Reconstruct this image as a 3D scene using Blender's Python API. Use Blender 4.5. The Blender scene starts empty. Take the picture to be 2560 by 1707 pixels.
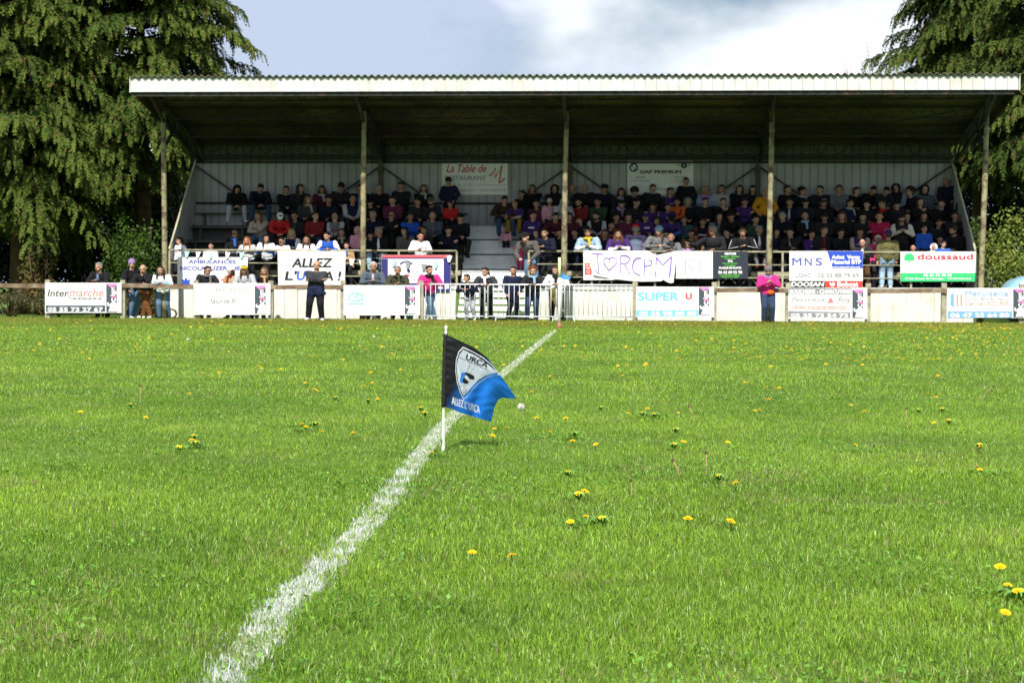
import bpy, math, random
import numpy as np
from mathutils import Vector, Matrix, noise as mnoise
sc = bpy.context.scene
COL = sc.collection
# ---------------------------------------------------------------- camera
F, CX, CY, HC = 4500.0, 1280.0, 853.5, 1.0
PITCH, ROLL = math.atan(134.5 / F), 0.0045
fw = Vector((0, math.cos(PITCH), -math.sin(PITCH)))
up0 = Vector((0, math.sin(PITCH), math.cos(PITCH)))
rt0 = Vector((1, 0, 0))
rt = rt0 * math.cos(ROLL) + up0 * math.sin(ROLL)
up = up0 * math.cos(ROLL) - rt0 * math.sin(ROLL)
CAM = Vector((0, 0, HC))
cd = bpy.data.cameras.new('camera')
cam = bpy.data.objects.new('camera', cd); COL.objects.link(cam)
cam.matrix_world = Matrix(((rt.x, up.x, -fw.x, 0), (rt.y, up.y, -fw.y, 0), (rt.z, up.z, -fw.z, HC), (0, 0, 0, 1)))
cd.sensor_width = 36.0; cd.lens = F / 2560 * 36.0
cd.clip_start = 0.1; cd.clip_end = 3000
cd.dof.use_dof = True; cd.dof.focus_distance = 9.5; cd.dof.aperture_fstop = 14.0
sc.camera = cam
sc.render.resolution_x, sc.render.resolution_y = 1024, 682
# ---------------------------------------------------------------- world and sun
SUN_EL, SUN_AZ = math.radians(47.0), math.radians(9.0)     # azimuth: how far left of straight behind the camera
w = bpy.data.worlds.new('World'); sc.world = w; w.use_nodes = True
nt = w.node_tree; N, L = nt.nodes, nt.links
for n in list(N): N.remove(n)
out = N.new('ShaderNodeOutputWorld'); bg = N.new('ShaderNodeBackground'); bg.inputs[1].default_value = 0.057
sky = N.new('ShaderNodeTexSky'); sky.sky_type = 'NISHITA'; sky.sun_disc = False
sky.sun_elevation = SUN_EL; sky.sun_rotation = math.radians(180) + SUN_AZ
sky.air_density = 1.0; sky.dust_density = 0.6
tc = N.new('ShaderNodeTexCoord')
def wnoise(scale, detail, rough, loc, stretch):
    mp = N.new('ShaderNodeMapping'); mp.inputs['Location'].default_value = loc; mp.inputs['Scale'].default_value = stretch
    L.new(tc.outputs['Generated'], mp.inputs[0])
    nz = N.new('ShaderNodeTexNoise'); nz.inputs['Scale'].default_value = scale; nz.inputs['Detail'].default_value = detail
    nz.inputs['Roughness'].default_value = rough; L.new(mp.outputs[0], nz.inputs['Vector']); return nz
n1 = wnoise(2.6, 9, 0.55, (3.1, 0.4, 1.1), (1, 1, 2.0))
n2 = wnoise(4.0, 7, 0.5, (9.2, 3.3, 7.7), (1, 1, 1.6))
r1 = N.new('ShaderNodeValToRGB'); r1.color_ramp.elements[0].position = 0.34; r1.color_ramp.elements[1].position = 0.50
L.new(n1.outputs['Fac'], r1.inputs[0])
r2 = N.new('ShaderNodeValToRGB')
r2.color_ramp.elements[0].position = 0.46; r2.color_ramp.elements[0].color = (7.2, 8.5, 10.8, 1)
r2.color_ramp.elements[1].position = 0.59; r2.color_ramp.elements[1].color = (15.5, 15.8, 16.2, 1)
e = r2.color_ramp.elements.new(0.52); e.color = (10.4, 11.3, 12.9, 1)
L.new(n2.outputs['Fac'], r2.inputs[0])
mx = N.new('ShaderNodeMix'); mx.data_type = 'RGBA'
L.new(r1.outputs[0], mx.inputs[0]); L.new(sky.outputs[0], mx.inputs[6]); L.new(r2.outputs[0], mx.inputs[7])
L.new(mx.outputs[2], bg.inputs[0]); L.new(bg.outputs[0], out.inputs[0])
sd = bpy.data.lights.new('sun', 'SUN'); sd.energy = 5.0; sd.angle = math.radians(0.53); sd.color = (1.0, 0.95, 0.87)
sun = bpy.data.objects.new('sun', sd); COL.objects.link(sun)
sdir = Vector((math.sin(SUN_AZ) * math.cos(SUN_EL), math.cos(SUN_AZ) * math.cos(SUN_EL), -math.sin(SUN_EL)))
sun.rotation_euler = sdir.to_track_quat('-Z', 'Y').to_euler(); sun.location = (-10, -30, 40)
vs = sc.view_settings
vs.view_transform = 'Standard'; vs.look = 'None'; vs.exposure = 0.5; vs.gamma = 1.0; vs.use_curve_mapping = False
sc.cycles.max_bounces = 6; sc.cycles.diffuse_bounces = 3; sc.cycles.glossy_bounces = 2; sc.cycles.transmission_bounces = 3
sc.cycles.transparent_max_bounces = 4; sc.cycles.caustics_reflective = False; sc.cycles.caustics_refractive = False
sc.cycles.use_denoising = True; sc.cycles.sample_clamp_indirect = 4.0
# ---------------------------------------------------------------- the frame of the stand: u to the right, v away, z up
AL = math.atan(0.065); CA_, SA_ = math.cos(AL), math.sin(AL)
OY = 54.0
def W(u, v, z=0.0): return Vector((u * CA_ + v * SA_, OY - u * SA_ + v * CA_, z))
def ray(px, py): return fw + rt * ((px - CX) / F) - up * ((py - CY) / F)
def hit(px, py, v):
    """photo point (2560 px wide) -> (u, z) on the vertical plane v of the stand"""
    d = ray(px, py)
    t = (v - (CAM.x * SA_ + (CAM.y - OY) * CA_)) / (d.x * SA_ + d.y * CA_)
    p = CAM + d * t
    return (p.x * CA_ - (p.y - OY) * SA_, p.z)
def U(px, v, py=700): return hit(px, py, v)[0]
def gnd(px, py, z=0.0):
    d = ray(px, py); return CAM + d * ((z - HC) / d.z)
def atY(px, py, Y):
    d = ray(px, py); return CAM + d * (Y / d.y)
# ---------------------------------------------------------------- materials
MATS = {}
def mat(name, color, rough=0.7, spec=0.3, var=0.12, scale=6.0, metal=0.0, bump=0.0, bscale=40.0, dirt=None, dscale=1.5, dlo=0.5, dhi=0.75, obj=True):
    if name in MATS: return MATS[name]
    m = bpy.data.materials.new(name); m.use_nodes = True
    N = m.node_tree.nodes; L = m.node_tree.links; b = N['Principled BSDF']
    b.inputs['Roughness'].default_value = rough; b.inputs['Specular IOR Level'].default_value = spec; b.inputs['Metallic'].default_value = metal
    t = N.new('ShaderNodeTexCoord')
    nz = N.new('ShaderNodeTexNoise'); nz.inputs['Scale'].default_value = scale; nz.inputs['Detail'].default_value = 5
    L.new(t.outputs['Object'], nz.inputs['Vector'])
    mr = N.new('ShaderNodeMapRange'); mr.inputs[1].default_value = 0.3; mr.inputs[2].default_value = 0.7
    mr.inputs[3].default_value = 1 - var; mr.inputs[4].default_value = 1 + var; L.new(nz.outputs['Fac'], mr.inputs[0])
    mul = N.new('ShaderNodeVectorMath'); mul.operation = 'SCALE'; mul.inputs[0].default_value = color[:3]
    L.new(mr.outputs[0], mul.inputs['Scale'])
    src = mul.outputs[0]
    if dirt:
        n2 = N.new('ShaderNodeTexNoise'); n2.inputs['Scale'].default_value = dscale; n2.inputs['Detail'].default_value = 8; n2.inputs['Roughness'].default_value = 0.65
        L.new(t.outputs['Object'], n2.inputs['Vector'])
        m2 = N.new('ShaderNodeMapRange'); m2.inputs[1].default_value = dlo; m2.inputs[2].default_value = dhi; L.new(n2.outputs['Fac'], m2.inputs[0])
        mx = N.new('ShaderNodeMix'); mx.data_type = 'RGBA'; L.new(m2.outputs[0], mx.inputs[0]); L.new(src, mx.inputs[6]); mx.inputs[7].default_value = (*dirt[:3], 1)
        src = mx.outputs[2]
    L.new(src, b.inputs['Base Color'])
    if bump:
        n3 = N.new('ShaderNodeTexNoise'); n3.inputs['Scale'].default_value = bscale; n3.inputs['Detail'].default_value = 4
        L.new(t.outputs['Object'], n3.inputs['Vector'])
        bp = N.new('ShaderNodeBump'); bp.inputs['Strength'].default_value = bump; bp.inputs['Distance'].default_value = 0.02
        L.new(n3.outputs['Fac'], bp.inputs['Height']); L.new(bp.outputs[0], b.inputs['Normal'])
    MATS[name] = m; return m
def attr_mat(name, rough=0.7, spec=0.25, transl=0.25, attr='tint'):
    m = bpy.data.materials.new(name); m.use_nodes = True
    N = m.node_tree.nodes; L = m.node_tree.links; b = N['Principled BSDF']; o = N['Material Output']
    b.inputs['Roughness'].default_value = rough; b.inputs['Specular IOR Level'].default_value = spec
    a = N.new('ShaderNodeAttribute'); a.attribute_name = attr
    L.new(a.outputs['Color'], b.inputs['Base Color'])
    if transl:
        tr = N.new('ShaderNodeBsdfTranslucent'); L.new(a.outputs['Color'], tr.inputs[0])
        mx = N.new('ShaderNodeMixShader'); mx.inputs[0].default_value = transl
        L.new(b.outputs[0], mx.inputs[1]); L.new(tr.outputs[0], mx.inputs[2]); L.new(mx.outputs[0], o.inputs[0])
    return m
# ---------------------------------------------------------------- mesh builder
class MB:
    def __init__(s): s.v = []; s.f = []; s.m = []; s.mi = 0; s.sm = []; s.smooth = False
    def add(s, vs, fs):
        k = len(s.v); s.v += [tuple(p) for p in vs]
        for f in fs: s.f.append(tuple(i + k for i in f)); s.m.append(s.mi); s.sm.append(s.smooth)
    def box(s, x0, x1, y0, y1, z0, z1):
        s.add([(x0, y0, z0), (x1, y0, z0), (x1, y1, z0), (x0, y1, z0), (x0, y0, z1), (x1, y0, z1), (x1, y1, z1), (x0, y1, z1)],
              [(0, 3, 2, 1), (4, 5, 6, 7), (0, 1, 5, 4), (1, 2, 6, 5), (2, 3, 7, 6), (3, 0, 4, 7)])
    def bar(s, a, b, w, h=None):
        h = h or w; a, b = Vector(a), Vector(b); d = (b - a).normalized()
        x = d.cross(Vector((0, 0, 1)));  x = Vector((1, 0, 0)) if x.length < 1e-3 else x.normalized()
        y = x.cross(d); x *= w / 2; y *= h / 2
        s.add([a - x - y, a + x - y, a + x + y, a - x + y, b - x - y, b + x - y, b + x + y, b - x + y],
              [(0, 3, 2, 1), (4, 5, 6, 7), (0, 1, 5, 4), (1, 2, 6, 5), (2, 3, 7, 6), (3, 0, 4, 7)])
    def tube(s, pts, rs, n=8, caps=True):
        pts = [Vector(p) for p in pts]
        if not hasattr(rs, '__len__'): rs = [rs] * len(pts)
        vs, fs = [], []; prev = None
        for i, p in enumerate(pts):
            d = (pts[min(i + 1, len(pts) - 1)] - pts[max(i - 1, 0)]).normalized()
            if prev is None:
                prev = d.orthogonal().normalized()
            x = (prev - d * prev.dot(d)).normalized(); prev = x; y = d.cross(x)
            for k in range(n):
                a = 2 * math.pi * k / n; vs.append(p + (x * math.cos(a) + y * math.sin(a)) * rs[i])
        for i in range(len(pts) - 1):
            for k in range(n):
                k2 = (k + 1) % n; fs.append((i * n + k, i * n + k2, (i + 1) * n + k2, (i + 1) * n + k))
        if caps: fs.append(tuple(range(n - 1, -1, -1))); fs.append(tuple((len(pts) - 1) * n + k for k in range(n)))
        sm = s.smooth; s.smooth = True; s.add(vs, fs); s.smooth = sm
    def ball(s, c, r, seg=12, rings=8, sc_=(1, 1, 1)):
        vs, fs = [], []; c = Vector(c)
        for i in range(1, rings):
            th = math.pi * i / rings
            for k in range(seg):
                a = 2 * math.pi * k / seg
                vs.append(c + Vector((math.sin(th) * math.cos(a) * sc_[0], math.sin(th) * math.sin(a) * sc_[1], math.cos(th) * sc_[2])) * r)
        t = len(vs); vs.append(c + Vector((0, 0, r * sc_[2]))); vs.append(c - Vector((0, 0, r * sc_[2])))
        for i in range(rings - 2):
            for k in range(seg):
                k2 = (k + 1) % seg; fs.append((i * seg + k, (i + 1) * seg + k, (i + 1) * seg + k2, i * seg + k2))
        for k in range(seg):
            k2 = (k + 1) % seg; fs.append((t, k, k2)); fs.append((t + 1, (rings - 2) * seg + k2, (rings - 2) * seg + k))
        sm = s.smooth; s.smooth = True; s.add(vs, fs); s.smooth = sm
    def build(s, name, mats, parent=None, loc=None, rot=None):
        me = bpy.data.meshes.new(name); me.from_pydata(s.v, [], s.f)
        me.polygons.foreach_set('material_index', s.m); me.polygons.foreach_set('use_smooth', s.sm)
        for m in (mats if isinstance(mats, (list, tuple)) else [mats]): me.materials.append(m)
        me.update()
        return link(bpy.data.objects.new(name, me), parent, loc, rot)
def link(o, parent=None, loc=None, rot=None):
    COL.objects.link(o)
    if parent is not None: o.parent = parent
    if loc is not None: o.location = loc
    if rot is not None: o.rotation_euler = rot
    return o
def tag(o, label=None, cat=None, group=None, kind=None):
    for k, x in (('label', label), ('category', cat), ('group', group), ('kind', kind)):
        if x: o[k] = x
    return o
def thing(name, label, cat, loc=(0, 0, 0), rz=0.0, group=None):
    o = bpy.data.objects.new(name, None); o.empty_display_size = 0.2
    link(o, None, loc, (0, 0, rz)); return tag(o, label, cat, group)
def copy_tree(o, parent=None):
    c = o.copy(); COL.objects.link(c); c.parent = parent
    for ch in o.children: copy_tree(ch, c)
    return c
rnd = random.Random(7); rng = np.random.default_rng(11)
# value noise in numpy
_G = rng.random((256, 256))
def vnoise(x, y, s):
    x = np.asarray(x) / s + 1000.0; y = np.asarray(y) / s + 1000.0
    xi = np.floor(x).astype(int); yi = np.floor(y).astype(int); fx = x - xi; fy = y - yi
    fx = fx * fx * (3 - 2 * fx); fy = fy * fy * (3 - 2 * fy)
    g = lambda a, b: _G[a % 256, b % 256]
    return (g(xi, yi) * (1 - fx) + g(xi + 1, yi) * fx) * (1 - fy) + (g(xi, yi + 1) * (1 - fx) + g(xi + 1, yi + 1) * fx) * fy
# ---------------------------------------------------------------- ground
def fence_v(x, y): return x * SA_ + (y - OY) * CA_
g = MB()
g.add([(-900, -300, 0), (900, -300, 0), (900, 1500, 0), (-900, 1500, 0)], [(0, 1, 2, 3)])
gm = bpy.data.materials.new('turf soil'); gm.use_nodes = True
N = gm.node_tree.nodes; L = gm.node_tree.links; b = N['Principled BSDF']; b.inputs['Roughness'].default_value = 0.95; b.inputs['Specular IOR Level'].default_value = 0.1
t = N.new('ShaderNodeTexCoord'); nz = N.new('ShaderNodeTexNoise'); nz.inputs['Scale'].default_value = 1.3; nz.inputs['Detail'].default_value = 10; nz.inputs['Roughness'].default_value = 0.7
L.new(t.outputs['Object'], nz.inputs['Vector'])
cr = N.new('ShaderNodeValToRGB'); cr.color_ramp.elements[0].position = 0.3; cr.color_ramp.elements[0].color = (0.045, 0.085, 0.012, 1)
cr.color_ramp.elements[1].position = 0.7; cr.color_ramp.elements[1].color = (0.11, 0.18, 0.028, 1)
L.new(nz.outputs['Fac'], cr.inputs[0]); L.new(cr.outputs[0], b.inputs['Base Color'])
tag(g.build('ground', gm), 'flat green turf pitch and ground around it', 'ground', kind='structure')
# ================================================================ the grandstand
m_white = mat('fascia white', (0.58, 0.60, 0.575), 0.45, 0.4, 0.05, 2.0, dirt=(0.42, 0.42, 0.34), dscale=1.4, dlo=0.45, dhi=0.75)
m_roof = mat('roof cement sheet', (0.10, 0.105, 0.085), 0.9, 0.1, 0.3, 1.5, dirt=(0.13, 0.12, 0.05), dscale=0.5)
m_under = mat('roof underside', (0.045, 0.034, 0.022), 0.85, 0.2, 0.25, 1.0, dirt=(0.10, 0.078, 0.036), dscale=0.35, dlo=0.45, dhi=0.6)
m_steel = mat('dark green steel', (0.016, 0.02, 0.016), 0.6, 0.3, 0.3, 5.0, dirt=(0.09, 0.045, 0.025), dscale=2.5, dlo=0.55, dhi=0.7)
m_clad = mat('grey wall cladding', (0.37, 0.375, 0.385), 0.6, 0.3, 0.06, 1.5, dirt=(0.20, 0.21, 0.20), dscale=0.6)
m_post = mat('weathered post paint', (0.27, 0.245, 0.14), 0.75, 0.25, 0.25, 4.0, dirt=(0.10, 0.075, 0.05), dscale=3.0, dlo=0.48, dhi=0.58, bump=0.3)
m_rail = mat('rail beige paint', (0.34, 0.32, 0.22), 0.6, 0.3, 0.2, 6.0, dirt=(0.16, 0.13, 0.08), dscale=4.0, dlo=0.5, dhi=0.7)
m_conc = mat('stair concrete', (0.52, 0.54, 0.53), 0.85, 0.2, 0.12, 3.0, dirt=(0.28, 0.29, 0.26), dscale=2.2, dlo=0.45, dhi=0.7, bump=0.2)
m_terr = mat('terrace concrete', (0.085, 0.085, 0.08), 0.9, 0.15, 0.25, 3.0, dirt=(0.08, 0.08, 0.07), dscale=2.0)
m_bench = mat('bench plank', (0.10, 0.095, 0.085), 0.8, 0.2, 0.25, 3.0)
m_wallw = mat('whitewashed concrete', (0.63, 0.63, 0.585), 0.85, 0.2, 0.06, 2.0, dirt=(0.42, 0.41, 0.33), dscale=1.6, dlo=0.45, dhi=0.85, bump=0.2)
V_EAVE, V_POST, V_WALLF, V_RAIL, V_BACK = -1.7, 0.4, 1.85, 1.9, 5.25
uL, uR = U(327, V_EAVE, 210), U(2547, V_EAVE, 200)
ROT = -AL
stand = thing('grandstand', 'long covered grandstand with white fascia, corrugated roof and concrete terraces behind the pitch', 'grandstand', W(0, 0, 0), ROT)
Z_FT, Z_FB = 7.10, 6.68
def zroof(v): return 6.95 + (5.66 - 6.95) * (v - V_EAVE) / (V_BACK - V_EAVE)
# corrugated roof sheet
per, amp = 0.200, 0.032
nu = int((uR - uL) / (per / 8)); us = np.linspace(uL - 0.02, uR + 0.02, nu + 1)
vlist = [V_EAVE - 0.09, V_BACK + 0.35]
r = MB(); r.smooth = True
vv = []
for side in (0, 1):
    for v in vlist:
        for u_ in us: vv.append((u_, v, zroof(v) + 0.17 - side * 0.030 + amp * math.cos(2 * math.pi * u_ / per)))
n = nu + 1
ff = []
for i in range(nu):
    ff.append((i, i + 1, n + i + 1, n + i)); ff.append((2 * n + i, 3 * n + i, 3 * n + i + 1, 2 * n + i + 1))
    ff.append((i, 2 * n + i, 2 * n + i + 1, i + 1))
r.add(vv, ff)
r.build('roof', m_roof, stand)
# ceiling boards (underside seen from the pitch)
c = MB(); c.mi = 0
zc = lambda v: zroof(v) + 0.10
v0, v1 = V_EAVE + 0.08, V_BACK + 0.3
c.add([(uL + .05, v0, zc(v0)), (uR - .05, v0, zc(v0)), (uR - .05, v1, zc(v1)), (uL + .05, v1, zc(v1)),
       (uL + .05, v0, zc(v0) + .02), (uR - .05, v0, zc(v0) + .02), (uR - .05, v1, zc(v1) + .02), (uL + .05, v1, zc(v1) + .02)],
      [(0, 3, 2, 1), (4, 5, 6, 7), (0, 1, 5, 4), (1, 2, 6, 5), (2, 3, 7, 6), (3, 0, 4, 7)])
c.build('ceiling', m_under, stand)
# fascia of lapped sheets
f = MB(); pw = (uR - uL) / 80.0
for i in range(80):
    a, b_ = uL + i * pw, uL + (i + 1) * pw
    j = rnd.uniform(-.004, .004); ya, yb = V_EAVE - 0.022 + j, V_EAVE - 0.001 + j
    vs_ = [(a, ya, Z_FB), (b_ - .008, yb, Z_FB), (b_ - .008, yb, Z_FT), (a, ya, Z_FT), (a, ya + .012, Z_FB), (b_ - .008, yb + .012, Z_FB), (b_ - .008, yb + .012, Z_FT), (a, ya + .012, Z_FT)]
    f.add(vs_, [(0, 1, 2, 3), (5, 4, 7, 6), (0, 4, 5, 1), (3, 2, 6, 7), (0, 3, 7, 4), (1, 5, 6, 2)])
f.build('fascia', m_white, stand)
f = MB(); f.box(uL + .01, uR - .01, V_EAVE + .02, V_EAVE + .03, Z_FB + .01, Z_FT - .02); f.build('fascia_backing', mat('backing grey', (0.12, 0.12, 0.11)), stand)
for a_, b_ in ((uL - .03, uL - .004), (uR + .008, uR + .035)):
    f = MB(); f.box(a_, b_, V_EAVE - .04, V_EAVE + .03, Z_FB - .02, Z_FT + .03); f.build('fascia_edging', m_white, stand)
# side barge boards
for ub in (uL - .02, uR + .0):
    f = MB()
    f.add([(ub, V_EAVE + .04, Z_FB), (ub + .03, V_EAVE + .04, Z_FB), (ub + .03, V_BACK + .3, zroof(V_BACK) - .2), (ub, V_BACK + .3, zroof(V_BACK) - .2),
           (ub, V_EAVE + .04, zroof(V_EAVE) + .12), (ub + .03, V_EAVE + .04, zroof(V_EAVE) + .12), (ub + .03, V_BACK + .3, zroof(V_BACK) + .1), (ub, V_BACK + .3, zroof(V_BACK) + .1)],
          [(0, 3, 2, 1), (4, 5, 6, 7), (0, 1, 5, 4), (1, 2, 6, 5), (2, 3, 7, 6), (3, 0, 4, 7)])
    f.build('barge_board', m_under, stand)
# posts
POSTPX = [(409.5, 411.5), (911, 906), (1416, 1409), (1929, 1922), (2466, 2452)]
post_u = []
for k, (pt, pb) in enumerate(POSTPX):
    ut, ub = U(pt, V_POST, 330), U(pb, V_POST, 700); post_u.append((ut + ub) / 2)
    m = MB(); rr = 0.088
    zt = zroof(V_POST) - .25
    pts, rs = [], []
    for q in range(9):
        t_ = q / 8; pts.append((ub + (ut - ub) * t_ + 0.012 * math.sin(5 * t_ + k), V_POST, t_ * zt)); rs.append(rr * (1.06 - .22 * t_ + 0.05 * math.sin(9 * t_ + 2 * k)))
    m.tube(pts, rs, 14)
    m.build('post', m_post, stand)
# back wall (vertical ribbed cladding) and side walls
uBL, uBR = U(490, V_BACK, 404), U(2378, V_BACK, 404)
Z1 = zroof(V_BACK) + .05
def ribbed(m, ua, ub, vfun, zlo, zhi, step=0.27, depth=0.034):
    k = int((ub - ua) / step); prof = []
    for i in range(k):
        a = ua + i * step; prof += [(a, 0), (a + step * .80, 0), (a + step * .85, depth), (a + step * .95, depth)]
    prof.append((ub, 0))
    vs_ = [(a, vfun + d, zlo) for a, d in prof] + [(a, vfun + d, zhi) for a, d in prof]; n = len(prof)
    m.add(vs_, [(i, i + 1, n + i + 1, n + i) for i in range(n - 1)])
m = MB(); ribbed(m, uBL, uBR, V_BACK, 1.0, 5.13)
m.build('back_wall', m_clad, stand)
m_clad2 = mat('green translucent cladding', (0.11, 0.12, 0.085), 0.6, 0.3, 0.2, 1.2)
m = MB(); ribbed(m, uBL, uBR, V_BACK + .04, 5.13, Z1); m.build('upper_wall', m_clad2, stand)
m = MB(); m.box(uBL - .1, uBR + .1, V_BACK - .07, V_BACK - .03, 5.07, 5.13); m.box(uBL, uBR, V_BACK - .06, V_BACK - .02, 3.72, 3.79)
m.box(uBL, uBR, V_BACK - .07, V_BACK - .01, 5.20, 5.25); m.build('wall_girt', m_steel, stand)
# side walls: sloping top edge from the back wall down to the rail
for s_, ub, uf in ((0, uBL, U(423, V_RAIL, 625)), (1, uBR, U(2440, V_RAIL, 625))):
    m = MB(); nseg = 16; pts = []
    for i in range(nseg + 1):
        t_ = i / nseg; v_ = V_RAIL + (V_BACK - V_RAIL) * t_
        for q, dd in ((0, 0), (.8, 0), (.85, .03), (.95, .03)):
            tt = min(1, (i + q) / nseg); v_ = V_RAIL + .05 + (V_BACK - V_RAIL - .05) * tt
            uu = uf + (ub - uf) * tt; pts.append((uu + (dd if s_ == 0 else -dd) * -1, v_, 2.15 + (5.2 - 2.15) * tt))
    n_ = len(pts); m.add([(a, b_, 1.0) for a, b_, z in pts] + pts, [(i, i + 1, n_ + i + 1, n_ + i) for i in range(n_ - 1)])
    m.build('side_wall', m_clad, stand)
    m = MB(); m.bar((uf, V_RAIL + .03, 2.15), (ub, V_BACK, 5.2), .06, .06); m.build('wall_capping', m_rail, stand)
# back columns, wind braces
for px in (952, 1425, 1895):
    uu = U(px, V_BACK - .15, 450); m = MB()
    m.box(uu - .075, uu + .075, V_BACK - .24, V_BACK - .08, 1.0, zroof(V_BACK) - .05); m.build('column', mat('column steel', (0.075, 0.065, 0.04), 0.7, 0.3, 0.3, 3.0, dirt=(0.10, 0.045, 0.03), dscale=2), stand)
for px, sd_ in ((490, 1), (952, -1), (952, 1), (1425, -1), (1425, 1), (1895, -1), (1895, 1), (2378, -1)):
    ua = U(px, V_BACK - .15, 410); ub = ua + sd_ * 1.85
    m = MB(); m.bar((ua, V_BACK - .16, 4.98), (ub, V_BACK - .16, 3.70), .055, .055)
    m.build('brace', m_steel, stand)
# lattice purlins
def truss(v, ztop, h, ua, ub, step, name='lattice_beam', ch=.055, wb=.028):
    m = MB(); m.box(ua, ub, v - ch / 2, v + ch / 2, ztop - ch, ztop); m.box(ua, ub, v - ch / 2, v + ch / 2, ztop - h - ch, ztop - h)
    k = int((ub - ua) / step); st = (ub - ua) / k
    for i in range(k):
        a = ua + i * st
        m.bar((a, v, ztop - h - ch / 2), (a + st / 2, v, ztop - ch / 2), wb); m.bar((a + st / 2, v, ztop - ch / 2), (a + st, v, ztop - h - ch / 2), wb)
    return m.build(name, m_steel, stand)
uPL, uPR = post_u[0], post_u[-1]
for v in (-.9, 1.05, 3.1): truss(v, zroof(v) + .06, .32, uL + .5, uR - .5, .62)
truss(V_BACK - .3, zroof(V_BACK) + .05, .36, uBL, uBR, .60)
m = MB(); m.box(uL + .1, uR - .1, V_EAVE + .06, V_EAVE + .14, 6.56, 6.72); m.build('eaves_beam', m_steel, stand)
# main rafters (lattice frames) from each post to the back
for k, pu in enumerate(post_u):
    m = MB(); ps = [V_EAVE + .3, V_POST, 2.0, 3.6, V_BACK - .1]
    top = lambda v: zroof(v) - .02
    for a, b_ in zip(ps[:-1], ps[1:]):
        m.bar((pu, a, top(a)), (pu, b_, top(b_)), .09, .09)
        ha = .12 if a < V_POST else .55; hb = .55 if b_ >= V_POST else .12
        m.bar((pu, a, top(a) - ha), (pu, b_, top(b_) - hb), .09, .09); m.bar((pu, a, top(a)), (pu, b_, top(b_) - hb), .06, .06); m.bar((pu, b_, top(b_)), (pu, b_, top(b_) - hb), .06, .06)
    m.bar((pu, V_POST, 5.2), (pu, V_POST + 1.1, top(V_POST + 1.1) - .5), .08)
    m.build('roof_frame', m_steel, stand)
for a, b_ in zip(post_u[:-1], post_u[1:]):      # crossed wind bracing under the roof
    m = MB(); z0 = lambda v: zroof(v) - .12
    m.bar((a, V_POST, z0(V_POST)), (b_, V_BACK - .4, z0(V_BACK - .4)), .03); m.bar((b_, V_POST, z0(V_POST)), (a, V_BACK - .4, z0(V_BACK - .4)), .03)
    m.build('roof_bracing', m_steel, stand)
# base walls of white concrete panels, open at the stairs
uWL, uWR = U(418, V_WALLF, 760), U(2441, V_WALLF, 760)
uSL, uSR = U(1140, V_WALLF, 760), U(1338, V_WALLF, 760)
ZP = 1.05
for a, b_ in ((uWL, uSL), (uSR, uWR)):
    m = MB(); k = max(1, round((b_ - a) / .42)); st = (b_ - a) / k
    for i in range(k):
        j = rnd.uniform(0, .006)
        m.box(a + i * st + .009, a + (i + 1) * st - .009, V_WALLF + .02 - j * 4, V_WALLF + .11, 0, .93 + rnd.uniform(-.004, .004))
    m.box(a + .01, b_ - .01, V_WALLF + .05, V_WALLF + .12, 0, .92)
    m.build('base_wall', m_wallw, stand)
    m = MB(); m.box(a - .02, b_ + .02, V_WALLF - .015, V_RAIL + .9, .94, ZP); m.build('walkway', m_conc, stand)
# terraces: floor k at ZP + .49 k, front edge v
TV = [2.75, 3.40, 4.05, 4.70]
def zk(k): return ZP + .49 * k
uTL, uTR = U(1155, 3.2, 620), U(1337, 3.0, 620)
left_rng = (uWL + .1, uTL); right_rng = (uTR, uWR - .1)
for a, b_ in (left_rng, right_rng):
    for k in range(1, 5):
        v0 = TV[k - 1]; v1 = TV[k] if k < 4 else V_BACK - .02
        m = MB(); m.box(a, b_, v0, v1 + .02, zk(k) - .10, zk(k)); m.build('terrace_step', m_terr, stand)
        if k > 1:
            m = MB(); m.box(a, b_, v0 + .12, v0 + .16, zk(k - 1), zk(k) - .10); m.build('riser', m_terr, stand)
        zs = zk(k) + .42
        m = MB(); m.box(a, b_, v0 + .33, v0 + .60, zs - .035, zs)
        q = a + .3
        while q < b_:
            m.box(q, q + .05, v0 + .4, v0 + .5, zk(k), zs - .036); q += 1.4
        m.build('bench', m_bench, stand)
    # struts beneath the first terrace
    m = MB(); st = .62; k = int((b_ - a) / st); st = (b_ - a) / k
    m.box(a, b_, TV[0] - .05, TV[0] - .005, zk(1) - .16, zk(1) - .02)
    for i in range(k):
        x = a + i * st; m.bar((x, TV[0] - .02, ZP), (x + st / 2, TV[0] - .02, zk(1) - .16), .022); m.bar((x + st / 2, TV[0] - .02, zk(1) - .16), (x + st, TV[0] - .02, ZP), .022)
    m.build('terrace_strut', m_rail, stand)
    m = MB(); m.box(a, b_, TV[0] + .5, TV[0] + .54, ZP, zk(1) - .11); m.build('under_panel', m_steel, stand)
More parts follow.
